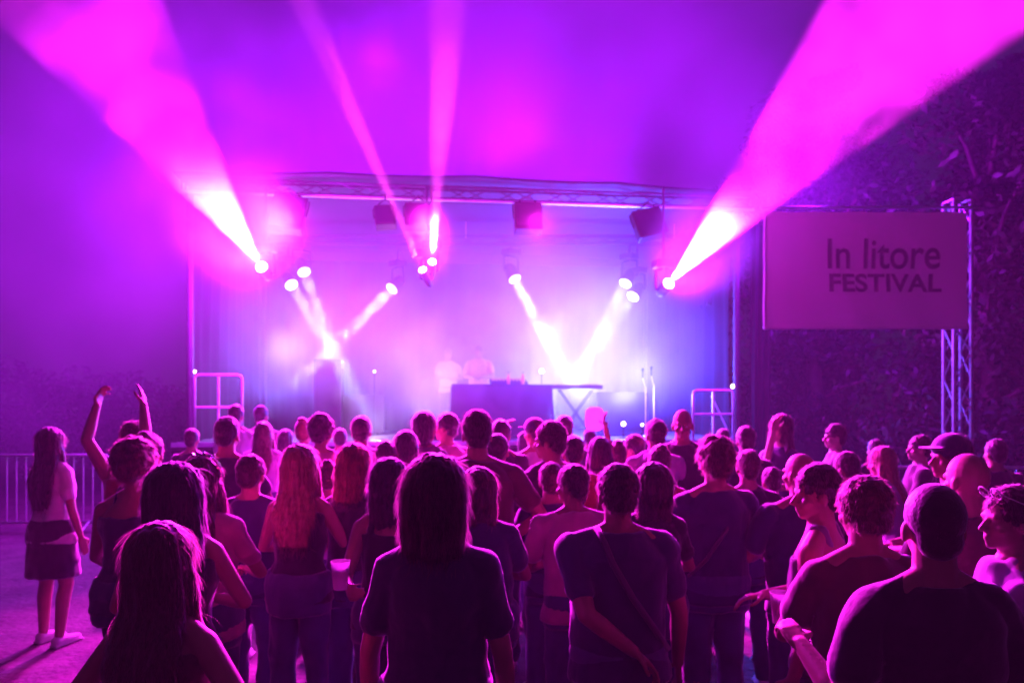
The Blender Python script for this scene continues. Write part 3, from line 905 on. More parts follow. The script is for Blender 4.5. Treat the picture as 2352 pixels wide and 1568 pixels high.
    def folds(c):
        n1 = noise.noise(V3((c.x * 7, c.y * 7, c.z * 3.2 + fold_s)))
        n2 = noise.noise(V3((c.x * 16 + fold_s, c.y * 16, c.z * 9)))
        n3 = abs(noise.noise(V3((c.x * 5 + c.z * 3, c.y * 5, c.z * 5 - c.x * 4 + fold_s))))
        return max(-.003, .015 * n1 + .008 * n2 - .022 * n3 + .010)
    if shirt:
        mb = MB(); g = .013
        hem = {'tee': .86, 'crop': 1.12, 'tank': .88, 'dress': .60, 'long': .86, 'loose': .82}[shirt]
        base = [t for t in tors if t[0] >= max(.83, hem) - .001 and t[0] < (1.39 if shirt in ('tank', 'crop', 'dress') else 1.49)]
        xtra = .012 if shirt == 'loose' else 0
        rg = [(z, hw + g + xtra * (1.5 if z < 1.2 else .5), hd + g + xtra, y) for z, hw, hd, y in base]
        if hem < base[0][0] or base[0][0] < .9: rg[0] = (base[0][0], tors[2][1] + g + .010, tors[2][2] + g + .008, -.005)
        if shirt not in ('tank', 'crop', 'dress'):
            wst = tors[4][1]
            rg = [(z, max(hw, .93 * (tors[7][1] + g)) if 1.0 < z < 1.3 else hw, max(hd, tors[6][2] * .95 + g) if z < 1.3 else hd, y) for z, hw, hd, y in rg]
            rg[-1] = (1.472, rg[-1][1] * .90, rg[-1][2] * .95, rg[-1][3])
        if shirt == 'dress':
            rg = [(.58, .25, .20, 0), (.75, .225, .17, 0)] + rg[1:]
        if hem > .9: pass
        elif shirt != 'dress': rg = [(hem - .02, rg[0][1] + .004, rg[0][2] + .004, rg[0][3])] + rg
        b2 = MB(); loft(b2, rg); mb.add([TB(v) for v in b2.v], b2.f)
        for s, sh, el, wr in arms:
            if shirt in ('tank', 'crop', 'dress'):
                cap(mb, TB((s * .085, -.075, 1.36)), TB((s * .082, -.035, 1.478)), .017, .015, 8)
                cap(mb, TB((s * .085, .07, 1.36)), TB((s * .082, .0, 1.482)), .017, .015, 8)
                cap(mb, TB((s * .082, -.035, 1.478)), TB((s * .082, .0, 1.482)), .015, .015, 8)
            else:
                shT, elT, wrT = TB(sh), TB(el), TB(wr)
                cap(mb, TB((s * .06, -.012, 1.462)), TB(sh + V3((-s * .015, 0, .010))), .036, .058 * armk + .004, 12)
                fr = 1.0 if shirt == 'long' else .62
                e2 = shT.lerp(elT, fr)
                cap(mb, shT, e2, .066 * armk * w ** .5, (.062 if shirt != 'long' else .052) * armk, 12)
                if shirt == 'long': cap(mb, elT, elT.lerp(wrT, .92), .052 * armk, .036, 12)
        # flat sleeve ends come from the remeshed caps being cut by the arm; collar band
        remesh(mb, 'shirt' if shirt != 'dress' else 'dress', max(vox, .009), cm, body, smooth=2, disp=folds, scale=sc)
    # --- legs
    lm = cmat('cloth', CLOTH[lcol] if isinstance(lcol, str) else lcol)
    if legs and shirt != 'dress':
        mb = MB()
        hx = .012 if sex == 'f' else .0
        loft(mb, [(.80, .165 * w + .012 + hx, .118 + hx, -.010), (.88, .180 * w + hx, .130 + hx, -.012), (.96, .182 * w + hx, .130 + hx, -.012), (1.03, .165 * w + hx, .118, -.003)])
        if legs == 'skirt':
            loft(mb, [(.56, .215, .17, 0), (.66, .205, .16, 0), (.80, .19, .14, -.005), (.92, .178, .125, -.008)])
        else:
            for i in range(2):
                end = knees[i].lerp(ankles[i], .93) if legs == 'trousers' else hips[i].lerp(knees[i], .62)
                if legs == 'trousers':
                    cap(mb, hips[i], knees[i], .100, .074, 12); cap(mb, knees[i], end, .074, .062, 12)
                else: cap(mb, hips[i], end, .102, .095, 12)
        remesh(mb, {'skirt': 'skirt', 'shorts': 'shorts'}.get(legs, 'trousers'), .0125, lm, body, smooth=3, disp=folds, scale=sc)
    for i in range(2):
        mb = MB(); a = ankles[i]
        cap(mb, a + V3((0, -.025, -.045)), a + V3((0, .06, -.05)), .044, .042, 10); cap(mb, a + V3((0, .06, -.052)), a + V3((0, .165, -.060)), .042, .030, 10)
        mb.box(a + V3((0, .065, -.082)), (.085, .27, .016), bev=.006)
        remesh(mb, 'shoe', .0125 if q < 2 else .009, cmat('cloth', CLOTH[shoes]), body, smooth=1, scale=sc)
    # --- hair
    if hair not in ('bald',):
        hm = cmat('hair', HAIR[hcol])
        mb = MB()
        kx = hh * hwid
        def Lr(rings):
            b2 = MB(); loft(b2, rings, 22, 2.1); mb.add([TH(v) for v in b2.v], b2.f)
        def Lb(rings):                     # falls with the body, not the head
            b2 = MB(); loft(b2, rings, 22, 2.1); mb.add([TB(v) for v in b2.v], b2.f)
        if hair == 'buzz':
            headell(mb, (0, -.016, 1.664), (.0785 * kx, .093, .096)); headell(mb, (0, -.048, 1.600), (.062 * kx, .046, .062))
        elif hair in ('short', 'cap', 'pony', 'bun', 'quiff', 'curly'):
            e = .006 if hair != 'curly' else .02
            headell(mb, (0, -.014, 1.668 + e * .4), ((.078 + e) * kx, .095 + e, .095 + e)); headell(mb, (0, -.050, 1.605), (.064 * kx, .047 + e, .058))
            if hair == 'quiff': headell(mb, (.0, .02, 1.735), (.062 * kx, .07, .035)); headell(mb, (.02, .06, 1.74), (.045, .035, .025))
            if hair == 'pony':
                headell(mb, (0, -.118, 1.70), (.026, .026, .026)); 
                pts = [(0, -.125, 1.70), (0, -.150, 1.66), (.005, -.158, 1.58), (0, -.150, 1.50), (0, -.135, 1.42)]
                rr = [.020, .027, .031, .027, .012]
                mb.tube([TH(p) for p in pts], rr, 12)
            if hair == 'bun': headell(mb, (0, -.075, 1.755), (.042, .042, .036))
        elif hair in ('long', 'bob', 'longf'):
            ze = hz if hz is not None else (1.20 if hair != 'bob' else 1.50)
            headell(mb, (0, -.014, 1.672), (.090 * kx, .104, .101))
            Lr([(1.50, .080 * kx, .062, -.035), (1.56, .092 * kx, .078, -.030), (1.63, .094 * kx, .088, -.026), (1.70, .086 * kx, .085, -.020)])
            if hair == 'bob':
                Lr([(ze - .02, .070 * kx, .045, -.040), (ze, .088 * kx, .058, -.040), (1.60, .094 * kx, .075, -.030)])
            else:
                span = 1.50 - ze
                rg = [(1.60, .088 * kx, .065, -.035), (1.50, .092 * kx, .052, -.052), (1.42, .104 * kx, .042, -.085), (1.34, .112 * kx, .034, -.112)]
                rg = [r for r in rg if r[0] > ze + .04]
                zz = rg[-1][0]
                nst = 4
                for i in range(1, nst + 1):
                    f = i / nst
                    rg.append((zz + (ze - zz) * f, (.112 - .045 * f) * kx, .034 - .014 * f, -.118 + .002 * i))
                Lb(list(reversed(rg)))
                for s in (-1, 1):          # locks in front of the shoulders
                    pts = [(s * .082, .0, 1.63), (s * .092, .01, 1.55), (s * .098, .015, 1.47), (s * .102, .06, 1.40)]
                    mb.tube([TB(p) for p in pts], [.022, .028, .026, .012], 8)
        seed2 = rnd.uniform(0, 99)
        longish = hair in ('long', 'bob')
        def hd(c):
            if longish: return .007 * noise.noise(V3((c.x * 55, c.y * 55, c.z * 5 + seed2))) + .004 * noise.noise(V3((c.x * 110, c.y * 110, c.z * 9)))
            amp = .014 if hair == 'curly' else .006
            return amp * noise.noise(c * 32 + V3((seed2, 0, 0))) + .004 * noise.noise(c * 75)
        if hair != 'buzz':
            ho = remesh(mb, 'hair', (.0115, .009, .007)[q], hm, body, smooth=2, disp=hd, scale=sc)
            sb = MB()
            if longish: strands(sb, ho, (300, 1500, 5200 if Y > 2.4 else 11000)[q], .075 * sc, rnd, (.0035, .0026, .0020 if Y > 2.4 else .0013)[q], .28, wav=.25)
            else: strands(sb, ho, (240, 1200, 4000)[q], (.022 if hair != 'curly' else .035) * sc, rnd, (.0035, .0028, .0022)[q], 1.3)
            join_into(ho, sb, strand_mat(hm))
        else:
            ho = remesh(mb, 'hair', (.0115, .009, .007)[q], hm, body, smooth=2, disp=lambda c: .001 * noise.noise(c * 90), scale=sc)
            sb = MB(); strands(sb, ho, 500, .007, rnd, .0016, 1.5); join_into(ho, sb, strand_mat(hm))
        if hair == 'cap':
            mb = MB()
            headell(mb, (0, -.005, 1.685), (.089 * kx, .103, .088))
            b2 = MB(); b2.box((0, .105, 1.688), (.15, .085, .010), bev=.004); mb.add([TH(v) for v in b2.v], b2.f)
            remesh(mb, 'cap', .008, cmat('cloth', CLOTH['navy']), body, smooth=2, scale=sc)
    if eyes:
        for s in (-1, 1):
            mb = MB(); headell(mb, (s * .031, .0835, 1.624), (.0115, .0085, .0085), 10)
            remesh(mb, 'eye', .003, M_eye, body, smooth=0, scale=sc)
    info = dict(o=body, arms=[(a[0], TB(a[2]) * sc, TB(a[3]) * sc) for a in arms], sc=sc, pos=pos, rot=Matrix.Rotation(R(turn), 3, 'Z'), TH=lambda p: TH(p) * sc)
    PEOPLE.append(info)
    return info
M_eye = mat('eye', (.75, .72, .70), .15)
# ------------------------------------------------------------------ the crowd (picture column of the head, row of its top, metres away)
AT = lambda px, py, Y: ('at', px, py, Y)
P = person
# front rows
p_center = P(1003, 1040, 2.35, 'person with straight neck-length hair seen from behind, largest figure in the centre', sex='f', hair='bob', hz=1.44, hwid=1.12, w=1.03, scol='navy', L='down', Rr='down', q=2, skin=0, hcol='dark')
p_long = P(378, 1195, 2.05, 'woman with long wavy hair lit along its right side, nearest figure at lower left', sex='f', hair='long', hz=1.12, hwid=1.12, hcol='brown', scol='brown', shirt='tank', L=(-.30, .22, 1.06), Rr=(.26, .16, 1.0), q=2, turn=-8, hturn=-12)
P(1420, 1070, 2.95, 'broad short haired man in dark shirt with one hand behind his back', w=1.16, scol='navy', L='back', Rr='down', q=2, hwid=1.05, turn=6, hturn=6, skin=1, poleL=(-1, -.6, 0))
p_reach = P(2145, 1110, 2.0, 'man with cropped hair and bright lit neck at lower right, left arm reaching across', w=.96, scol='black', L=('at', 1840, 1478, 2.2), Rr='down', q=2, hair='buzz', skin=0, poleL=(-.3, -.3, -1), turn=0)
p_prof = P(1893, 1070, 3.0, 'man in a grey tank top turned left in profile at the right', scol='grey', shirt='tank', L='down', Rr='front', q=2, turn=48, hturn=34, hair='short', skin=0)
P(1990, 1100, 2.52, 'short haired man from behind between the profile man and the cropped haired man', w=1.0, scol='brown', q=2, L='front', Rr='front', hwid=1.15, hturn=14, hcol='brown')
P(2325, 1120, 2.5, 'short haired woman in a pale blouse in profile at the right edge', sex='f', scol='lilac', shirt='loose', turn=62, hturn=24, q=2, hair='short', hcol='dark', L='front', Rr='down', w=1.1, skin=2)
# second row
p_40 = P(467, 1047, 3.5, 'woman with brown hair and glittering headband behind the dark haired woman at left', sex='f', hair='long', hz=1.28, hcol='brown', scol='pink', turn=-6, L='front', Rr='front', q=2, w=1.1)
P(402, 1060, 2.85, 'woman with long dark hair standing behind the nearest woman at lower left', sex='f', hair='long', hz=1.22, hwid=1.25, hcol='black', scol='black', shirt='tank', q=2, L='front', Rr='front', turn=4)
P(312, 1015, 3.75, 'curly haired woman in a tank top below the raised arms', sex='f', hair='curly', hcol='brown', hwid=1.1, scol='navy', shirt='tank', q=2, L='low', Rr='low', w=1.15, hturn=-10)
p_arms = P(302, 970, 5.0, 'person with both arms raised above the crowd at the left', hair='short', hcol='brown', scol='red', shirt='tank', L=('at', 214, 932, 5.0), Rr=('at', 322, 930, 5.0), q=2, poleL=(-.4, -1, 0), poleR=(.3, -1, 0), nL=(1, 0, 0), nR=(-1, 0, 0), curlL=.5, curlR=.2)
P(342, 995, 4.6, 'small dark haired head just right of the person with raised arms', sex='f', hair='bun', hcol='dark', scol='black', q=1)
p_full = P(122, 980, 5.7, 'long haired woman in dark skirt and white shoes by the left barrier', sex='f', hair='long', hz=1.10, hwid=1.15, hcol='dark', scol='white', shirt='tee', legs='skirt', lcol='black', L='low', Rr='down', q=2, turn=-14)
P(577, 1047, 4.3, 'man with square cropped hair left of the long fair haired woman', scol='navy', q=2, hwid=1.06, L='front', Rr='front')
P(521, 960, 5.3, 'tall dark man standing out against the smoke at left', scol='black', q=1, w=.98, skin=1, hcol='black')
P(687, 1020, 4.0, 'woman with long fair hair spreading down her back, left of centre', sex='f', hair='long', hz=1.18, hwid=1.12, hcol='blond', scol='black', shirt='tank', q=2, L='front', Rr='front', turn=-10, hturn=-14)
P(810, 1018, 4.15, 'woman with hair parted red and dark, looking right', sex='f', hair='bob', hz=1.42, hwid=1.12, hcol='red', scol='black', q=2, L='front', Rr='low', turn=-14, hturn=-10)
p_cup = P(892, 1050, 3.6, 'woman with a long straight dark bob holding a white cup out to the left', sex='f', hair='bob', hz=1.30, hwid=1.08, hcol='black', scol='black', shirt='tank', L=('at', 800, 1352, 3.25), Rr='front', q=2, poleL=(-.3, -.2, -1), nL=(1, .3, 0), curlL=.55, turn=4)
P(1098, 1070, 3.55, 'woman with a smooth rounded head of hair right behind the central person', sex='f', hair='bob', hz=1.40, hwid=1.0, hcol='brown', scol='navy', q=2, L='front', Rr='front', w=1.15)
p_tall = P(1096, 945, 4.3, 'tall broad man with swept up hair and one elbow out', hair='quiff', hcol='dark', scol='brown', w=1.12, L='front', Rr='hip', q=2, poleR=(1, -.1, -.1))
P(1322, 1070, 3.9, 'man in a lit pink shirt left of the broad man', scol='pink', q=2, turn=22, hturn=32, L='front', Rr='front', skin=1, w=1.1, lean=6)
P(1268, 970, 4.7, 'man with full dark hair looking left, head above the pink shirted man', scol='black', q=2, turn=30, hturn=40, hwid=1.05, L='front', Rr='front')
P(1265, 1063, 4.4, 'short man half hidden behind the man in the lit pink shirt', scol='navy', q=1, hcol='brown', L='front', Rr='front')
P(1316, 1003, 5.3, 'man with close cropped hair and lit neck right of the man looking left', scol='red', q=1, hair='short', skin=1)
P(1497, 1060, 3.7, 'dark haired woman right behind the shoulder of the broad man', sex='f', hair='bob', hz=1.36, hcol='dark', hwid=1.1, scol='black', q=2, turn=10)
P(1640, 1010, 4.0, 'man with curly topped hair in a dark shirt, right of centre', hair='curly', hcol='brown', scol='navy', w=1.08, q=2, L='front', Rr='front', hturn=6)
P(1717, 1035, 4.8, 'round headed person with soft lit hair right of the curly topped man', hair='short', hcol='brown', scol='black', q=1, w=.95)
P(1840, 1040, 3.9, 'bald man with lit crown standing behind the profile man', hair='bald', scol='navy', w=1.12, q=2, L='front', Rr='front', skin=0, hturn=20, turn=10)
P(1950, 1040, 4.9, 'short haired person with lit left side, right of the bald man', scol='black', q=1, hturn=20, turn=15)
P(2060, 1022, 5.2, 'person draped in a pale cloth leaning to the left at the right', sex='f', hair='long', hz=1.25, hcol='blond', scol='lilac', shirt='long', q=1, turn=60, lean=10)
P(2112, 1000, 6.2, 'small dark figure with a pink lit face in profile near the barrier', scol='black', q=1, turn=75, hturn=10, skin=2)
P(2190, 1000, 3.9, 'man in a flat dark cap looking left below the truss tower', hair='cap', hcol='black', scol='black', q=2, turn=60, hturn=25, skin=1)
P(2228, 1040, 3.1, 'shaven headed man with a bright lit left side below the truss tower', hair='bald', scol='brown', q=2, turn=10, hturn=12, w=1.05)
# farther rows
P(1150, 965, 6.2, 'person with short hair right of the tall man, far row', scol='black', q=0)
P(1143, 998, 5.1, 'round dark head close beside the shoulder of the tall man', scol='navy', q=1, hcol='black')
P(1228, 962, 6.4, 'person in a peaked cap with one arm stretched out to the left', hair='cap', scol='white', q=1, turn=20, hturn=20, L=('at', 1150, 992, 6.3), Rr='front', poleL=(0, 0, -1))
P(1297, 957, 6.8, 'dark haired man near the stage behind the man looking left', scol='black', q=0)
p_fan = P(1378, 1003, 5.6, 'dark haired person whose neighbour raises an arm in front of the blue light', sex='f', hair='long', hz=1.45, hcol='black', scol='pink', q=1)
p_raise = P(1418, 1012, 6.0, 'person raising a bent arm with a pale fan in front of the blue light', scol='pink', q=1, L=('at', 1392, 985, 5.9), Rr='front', poleL=(1, 0, -.6), hcol='dark', sex='f', hair='bun', turn=-10)
P(1456, 1000, 6.2, 'person with short hair looking left right of the raised arm', scol='white', q=1, turn=35, hturn=30)
P(1505, 965, 6.0, 'short haired man just left of the bald man in black', scol='lilac', q=1, hturn=20)
P(1515, 1022, 5.0, 'small short haired person in front of the bald man in black', scol='red', q=1, sex='f', hair='bun', hcol='brown')
P(1568, 940, 6.1, 'tall bald man in a black shirt facing the camera', hair='bald', scol='black', q=2, turn=165, skin=1, eyes=True, L='front', Rr='front')
P(1712, 980, 6.2, 'dark haired person near the right end of the stage', scol='black', q=0)
P(1790, 950, 6.6, 'woman with lit face holding a hand to her mouth right of the stage', sex='f', hair='long', hz=1.3, hcol='dark', scol='navy', q=2, turn=120, hturn=-10, L='front', Rr=('at', 1775, 990, 6.4), eyes=True, poleR=(0, .3, -1), skin=2)
P(1915, 975, 7.0, 'man looking left in profile in front of the dark trees', scol='grey', q=2, turn=75, hturn=12, skin=2, L='front', Rr='front')
P(738, 957, 5.9, 'person with fluffy hair edges against the smoke left of centre', hair='curly', hcol='dark', scol='pink', q=1, sex='f')
P(700, 962, 7.0, 'small hazy person left of the fluffy haired person', hair='bun', sex='f', scol='pink', q=0, hcol='red')
P(828, 958, 6.2, 'man with short round hair alone against the pale smoke left of centre', scol='lilac', q=1)
P(885, 1015, 5.4, 'person with sunglasses pushed up on short hair left of centre', scol='pink', q=1, hair='short', hcol='dark')
P(932, 988, 5.6, 'person with bobbed dark hair left of the cap wearing pair in the centre', sex='f', hair='bob', hcol='dark', scol='navy', q=1)
P(975, 945, 6.3, 'left one of two people talking in the centre in front of the smoke', scol='grey', q=1, hturn=-30, turn=-20, sex='f', hair='bob', hcol='dark')
P(1028, 950, 6.5, 'right one of two people talking in the centre in front of the smoke', scol='pink', q=1, hturn=40, turn=30)
P(604, 968, 7.4, 'hazy long haired person near the stage at the left', sex='f', hair='long', hcol='brown', scol='lilac', q=1)
P(542, 930, 9.0, 'hazy person in a pale shirt near the left corner of the stage', scol='white', q=0)
P(602, 932, 9.6, 'hazy person close to the stage front at the left', scol='pink', q=0, skin=2)
P(655, 985, 8.6, 'hazy small person near the stage front left of centre', scol='lilac', q=0, sex='f', hair='bob')
P(780, 985, 8.2, 'hazy person half hidden near the stage left of centre', scol='lilac', q=0)
P(440, 985, 7.8, 'hazy person near the left guard rail half hidden by the crowd', scol='black', q=0)
P(1205, 990, 8.8, 'person close to the stage front right of the tall man', scol='black', q=0, sex='f', hair='bob')
P(1660, 985, 8.5, 'person in dark clothes close to the right guard rail', scol='black', q=0)
P(1355, 985, 9.0, 'person close to the stage front below the keyboard', scol='black', q=0)
P(2010, 1010, 7.5, 'dark figure by the right barrier in front of the bush', scol='black', q=0)
P(2285, 1010, 6.0, 'dark haired person half hidden behind the shaven headed man', scol='black', q=0)
P(755, 1060, 4.9, 'small person hidden between the fair haired woman and the red haired woman', scol='lilac', q=1, sex='f', hair='bun', hcol='brown')
P(1775, 1075, 5.2, 'small dark haired person left of the bald man', scol='black', q=1)
# performers
P(1100, 793, 15.1, 'performer in a pale pink shirt standing behind the draped table on stage', z0=DECK, scol=(.85, .45, .55), shirt='tee', turn=176, hturn=-10, eyes=True, q=1, w=1.1, L='front', Rr='front', nod=12)
P(1030, 800, 16.2, 'second performer in a pale shirt lost in the smoke on stage', z0=DECK, scol='white', turn=190, eyes=True, q=0, L='front', Rr='front')

# ------------------------------------------------------------------ things held
def hand_point(info, side, k=.085):
    """just past the wrist of an arm, in the place"""
    for s, el, wr in info['arms']:
        if s == side:
            d = (wr - el).normalized()
            return info['pos'] + info['rot'] @ (wr + d * k)
def thin_mat(name, col, k=.65):
    m = mat(name, col, .4)
    nt = m.node_tree; tr = nt.nodes.new('ShaderNodeBsdfTranslucent'); tr.inputs['Color'].default_value = (*col, 1)
    mx = nt.nodes.new('ShaderNodeMixShader'); mx.inputs[0].default_value = k
    nt.links.new(nt.nodes['Principled BSDF'].outputs[0], mx.inputs[1]); nt.links.new(tr.outputs[0], mx.inputs[2])
    nt.links.new(mx.outputs[0], nt.nodes['Material Output'].inputs['Surface'])
    return m
def cup(loc, nm, col, r=.040, h=.115, tilt=0):
    t = empty('plastic_cup', loc, 0, nm, 'cup', 'plastic cups held in the crowd')
    m = thin_mat('cup plastic', col, .8)
    b = MB(); b.lathe([(r * .72, 0), (r * .74, .004), (r, h), (r * 1.04, h), (r * 1.04, h + .004), (r * .95, h + .004), (r * .70, .006)], (0, 0, 0), Matrix.Rotation(R(tilt), 3, 'Y'), 24)
    b.build('cup_wall', m, t, True)
    b = MB(); b.lathe([(r * .3, h * .70), (r * .88, h * .70), (r * .89, h * .71), (r * .3, h * .71)], (0, 0, 0), Matrix.Rotation(R(tilt), 3, 'Y'), 20); b.build('drink', mat('beer', (.5, .3, .1), .1), t)
p = hand_point(p_cup, -1); cup(at(782, 1352, p.y - .02), 'white plastic cup held out by the woman with the dark bob', (.85, .85, .85))
p = hand_point(p_prof, -1); p_prof_cup = at(1793, 1430, 2.85); cup(p_prof_cup, 'white cup held at the waist left of the profile man', (.8, .8, .8))
p = hand_point(p_long, -1); cup(p + V3((-.005, 0, -.04)), 'red plastic cup held low by the woman nearest the camera at left', (.7, .08, .10), .042, .09)
p = hand_point(p_raise, -1, .07)
t = empty('hand_fan', p, 0, 'pale paper fan held up in front of the blue stage light', 'fan')
b = MB()
pts = []
for k in range(28):
    a = 2 * PI * k / 28; ca, sa = math.cos(a), math.sin(a)
    pts.append((-.075 + .075 * math.copysign(abs(ca) ** .6, ca), .095 * math.copysign(abs(sa) ** .6, sa) + .015))
n = len(pts)
b.add([(x, -.002, z) for x, z in pts] + [(x, .002, z) for x, z in pts], [tuple(range(n)), tuple(reversed(range(n, 2 * n)))] + [(i, i + n, (i + 1) % n + n, (i + 1) % n) for i in range(n)])
b.build('paper_leaf', thin_mat('pale fan paper', (.85, .75, .8), .7), t)
b = MB(); b.tube([(-.04, -.004, .0), (.03, -.004, -.05)], .006, 6); b.build('handle', M_white, t)
# glittering headband
def ring_band(info, nm, m, z=1.70, r=.006):
    b = MB(); pts = []
    for k in range(25):
        a = PI * k / 24
        pts.append(info['TH'](V3((.104 * math.cos(a), .01, 1.665 + .115 * math.sin(a)))))
    b.tube(pts, r, 8)
    rnd = random.Random(3)
    for k in range(60):
        q = pts[rnd.randrange(len(pts))] + V3((rnd.gauss(0, .006), rnd.gauss(0, .012), rnd.gauss(0, .006)))
        b.box(q, (.008, .008, .008), Matrix.Rotation(rnd.random() * 3, 3, V3((rnd.random(), rnd.random(), 1))))
    b.build(nm, m, info['o'])
ring_band(p_40, 'headband', mat('silver sequins', (.95, .9, .95), .18, 1.0), r=.009)
# ------------------------------------------------------------------ straps, glasses, a phone
def worn(info, name, m, pts, r, flat=1.0, box=None):
    b = MB()
    if pts: b.tube([V3(p) * info['sc'] for p in pts], r, 8, flat=flat)
    if box: b.box(V3(box[0]) * info['sc'], box[1], bev=box[2])
    return b.build(name, m, info['o'], True)
M_strap = mat('woven strap', (.10, .09, .12), .8, sheen=.5, bump=.4, bscale=200, bdist=.002)
worn(PEOPLE[2], 'bag_strap', M_strap, [(-.10, -.02, 1.49), (-.085, -.085, 1.44), (-.06, -.135, 1.36), (.02, -.150, 1.22), (.12, -.142, 1.08), (.205, -.06, .97)], .013)
worn(PEOPLE[25] if len(PEOPLE) > 25 else PEOPLE[2], 'bag_strap', M_strap, [(.09, -.03, 1.47), (.08, -.10, 1.40), (.02, -.145, 1.26), (-.09, -.140, 1.10), (-.17, -.07, .99)], .010)
gl = PEOPLE[6]; b = MB()
for s in (-1, 1):
    b.tube([gl['TH'](V3((s * .034 + .026 * math.cos(2 * PI * k / 14), .080 + .012 * math.sin(2 * PI * k / 14), 1.735 + .020 * math.sin(2 * PI * k / 14)))) for k in range(15)], .0028, 6)
    b.tube([gl['TH'](V3((s * .062, .078, 1.735))), gl['TH'](V3((s * .088, .0, 1.70))), gl['TH'](V3((s * .086, -.03, 1.67)))], .0025, 6)
b.build('glasses', M_white, gl['o'], True)
# ------------------------------------------------------------------ the air: even haze and clouds of stage smoke
def vol_mat(name, color, density, g=0.0, absorb=None):
    m = bpy.data.materials.new(name)
    m.use_nodes = True
    nt = m.node_tree
    nt.nodes.remove(nt.nodes['Principled BSDF'])
    out = nt.nodes['Material Output']
    p = nt.nodes.new('ShaderNodeVolumePrincipled')
    p.inputs['Color'].default_value = (*color, 1)
    p.inputs['Density'].default_value = density
    p.inputs['Anisotropy'].default_value = g
    nt.links.new(p.outputs['Volume'], out.inputs['Volume'])
    return m, nt, p

def closed_box(name, lo, hi, m):
    b = MB()
    b.box([(lo[i] + hi[i]) / 2 for i in range(3)], [hi[i] - lo[i] for i in range(3)])
    return b.build(name, m)

m, nt, p = vol_mat('haze', (0.95, 0.93, 1.0), 0.0032)
hz = closed_box('haze', (-45, -8, -1), (45, 62, 24), m)
tag(hz, 'thin even haze in the night air', None, None, 'stuff')

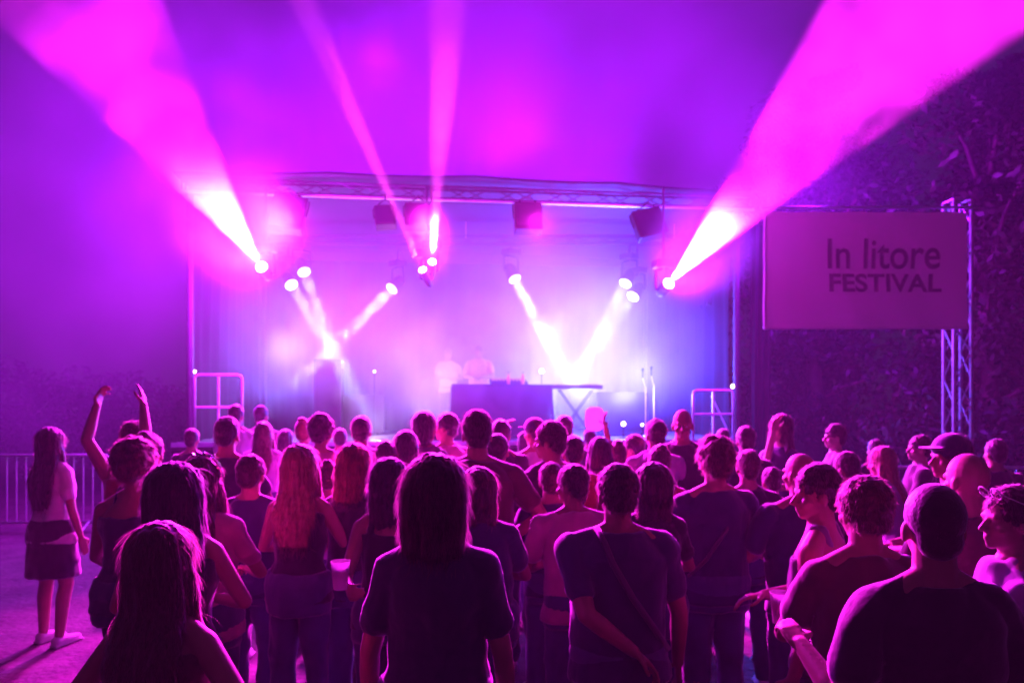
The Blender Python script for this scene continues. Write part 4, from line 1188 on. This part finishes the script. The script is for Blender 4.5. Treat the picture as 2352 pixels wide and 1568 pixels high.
def smoke(name, lo, hi, dens, scale, cut, label, seed=0.0, color=(0.96, 0.94, 1.0), soft=0.5, detail=2.0, wid=.16, power=1.0):
    """a smoke cloud: ellipsoid fall-off times a noise, wholly inside its closed box"""
    m, nt, p = vol_mat(name, color, 0.0)
    tc = nt.nodes.new('ShaderNodeTexCoord')
    mp = nt.nodes.new('ShaderNodeMapping'); mp.inputs['Location'].default_value = (-1, -1, -1); mp.inputs['Scale'].default_value = (2, 2, 2)
    nt.links.new(tc.outputs['Generated'], mp.inputs['Vector'])
    ln = nt.nodes.new('ShaderNodeVectorMath'); ln.operation = 'LENGTH'
    nt.links.new(mp.outputs['Vector'], ln.inputs[0])
    fall = nt.nodes.new('ShaderNodeMapRange'); fall.interpolation_type = 'SMOOTHSTEP'
    fall.inputs['From Min'].default_value = 1.0; fall.inputs['From Max'].default_value = 1.0 - soft
    fall.inputs['To Min'].default_value = 0; fall.inputs['To Max'].default_value = 1
    nt.links.new(ln.outputs['Value'], fall.inputs['Value'])
    nz = nt.nodes.new('ShaderNodeTexNoise')
    of = nt.nodes.new('ShaderNodeVectorMath'); of.inputs[1].default_value = (seed, seed * 1.7, -seed)
    nt.links.new(tc.outputs['Object'], of.inputs[0])
    nz.inputs['Scale'].default_value = scale; nz.inputs['Detail'].default_value = detail
    nt.links.new(of.outputs['Vector'], nz.inputs['Vector'])
    mr = nt.nodes.new('ShaderNodeMapRange')
    mr.inputs['From Min'].default_value = cut; mr.inputs['From Max'].default_value = cut + wid
    mr.inputs['To Min'].default_value = 0; mr.inputs['To Max'].default_value = dens
    nt.links.new(nz.outputs['Fac'], mr.inputs['Value'])
    mu = nt.nodes.new('ShaderNodeMath'); mu.operation = 'MULTIPLY'
    pw = nt.nodes.new('ShaderNodeMath'); pw.operation = 'POWER'; pw.inputs[1].default_value = power
    nt.links.new(fall.outputs['Result'], pw.inputs[0])
    nt.links.new(pw.outputs['Value'], mu.inputs[0]); nt.links.new(mr.outputs['Result'], mu.inputs[1])
    nt.links.new(mu.outputs['Value'], p.inputs['Density'])
    o = closed_box(name, lo, hi, m)
    return tag(o, label, None, None, 'stuff')

smoke('smoke', (-16, 8.4, 1.8), (10.5, 24, 18), 0.085, 0.30, 0.34, 'drifting stage smoke hanging around and over the stage', 1.3, wid=.3)
smoke('smoke', (-2.6, 12.6, 1.0), (1.2, 16.0, 4.2), 0.50, 1.0, 0.40, 'dense pale smoke cloud rising at the middle of the stage', 4.0)
smoke('smoke', (-6.6, 11.5, 0.5), (5.1, 18.6, 5.9), 0.26, 0.6, 0.27, 'pale smoke filling the stage under its roof', 2.2, soft=.5, wid=.4)
smoke('smoke', (-14.5, 8.5, -0.8), (-3.0, 17.5, 9.6), 0.19, 0.40, 0.28, 'bank of violet smoke left of the stage behind the barrier', 5.1, soft=.7, wid=.45)
def along(a, b, t): return a + (b - a).normalized() * t
def puff(c, r, dens, scale, cut, label, seed, soft=.97, power=1.0):
    smoke('smoke', tuple(c[i] - r[i] for i in range(3)), tuple(c[i] + r[i] for i in range(3)), dens, scale, cut, label, seed, soft=soft, detail=2.5, wid=.2, power=power)
puff(along(beams[0][1], beams[0][2], 1.35), (1.25, 2.1, 1.25), 3.6, 1.6, .33, 'thick smoke lit white in the root of the left magenta beam', 7.0, .97, 3.2)
puff(along(beams[1][1], beams[1][2], 1.15), (1.15, 1.9, 1.15), 3.8, 1.6, .35, 'thick smoke lit white in the root of the right magenta beam', 9.0, .97, 3.2)
for bi, tt, nm, sd in ((0, 2.7, 'left', 11.0), (0, 4.4, 'left', 13.0), (1, 2.7, 'right', 17.0), (1, 4.4, 'right', 19.0), (1, 6.0, 'nearest right', 29.0)):
    puff(along(beams[bi][1], beams[bi][2], tt), (1.25 + tt * .12, 1.25, 1.2 + tt * .12), .07, 1.1, .42,
         ('nearer' if tt > 4 else 'middle') + ' ragged smoke wisps drifting through the ' + nm + ' magenta beam', sd, .6)
puff(along(beams[2][1], beams[2][2], .45), (.5, .8, .9), .9, 1.6, .33, 'thick smoke glowing around the root of the upright pink beam', 23.0, .97, 2.4)
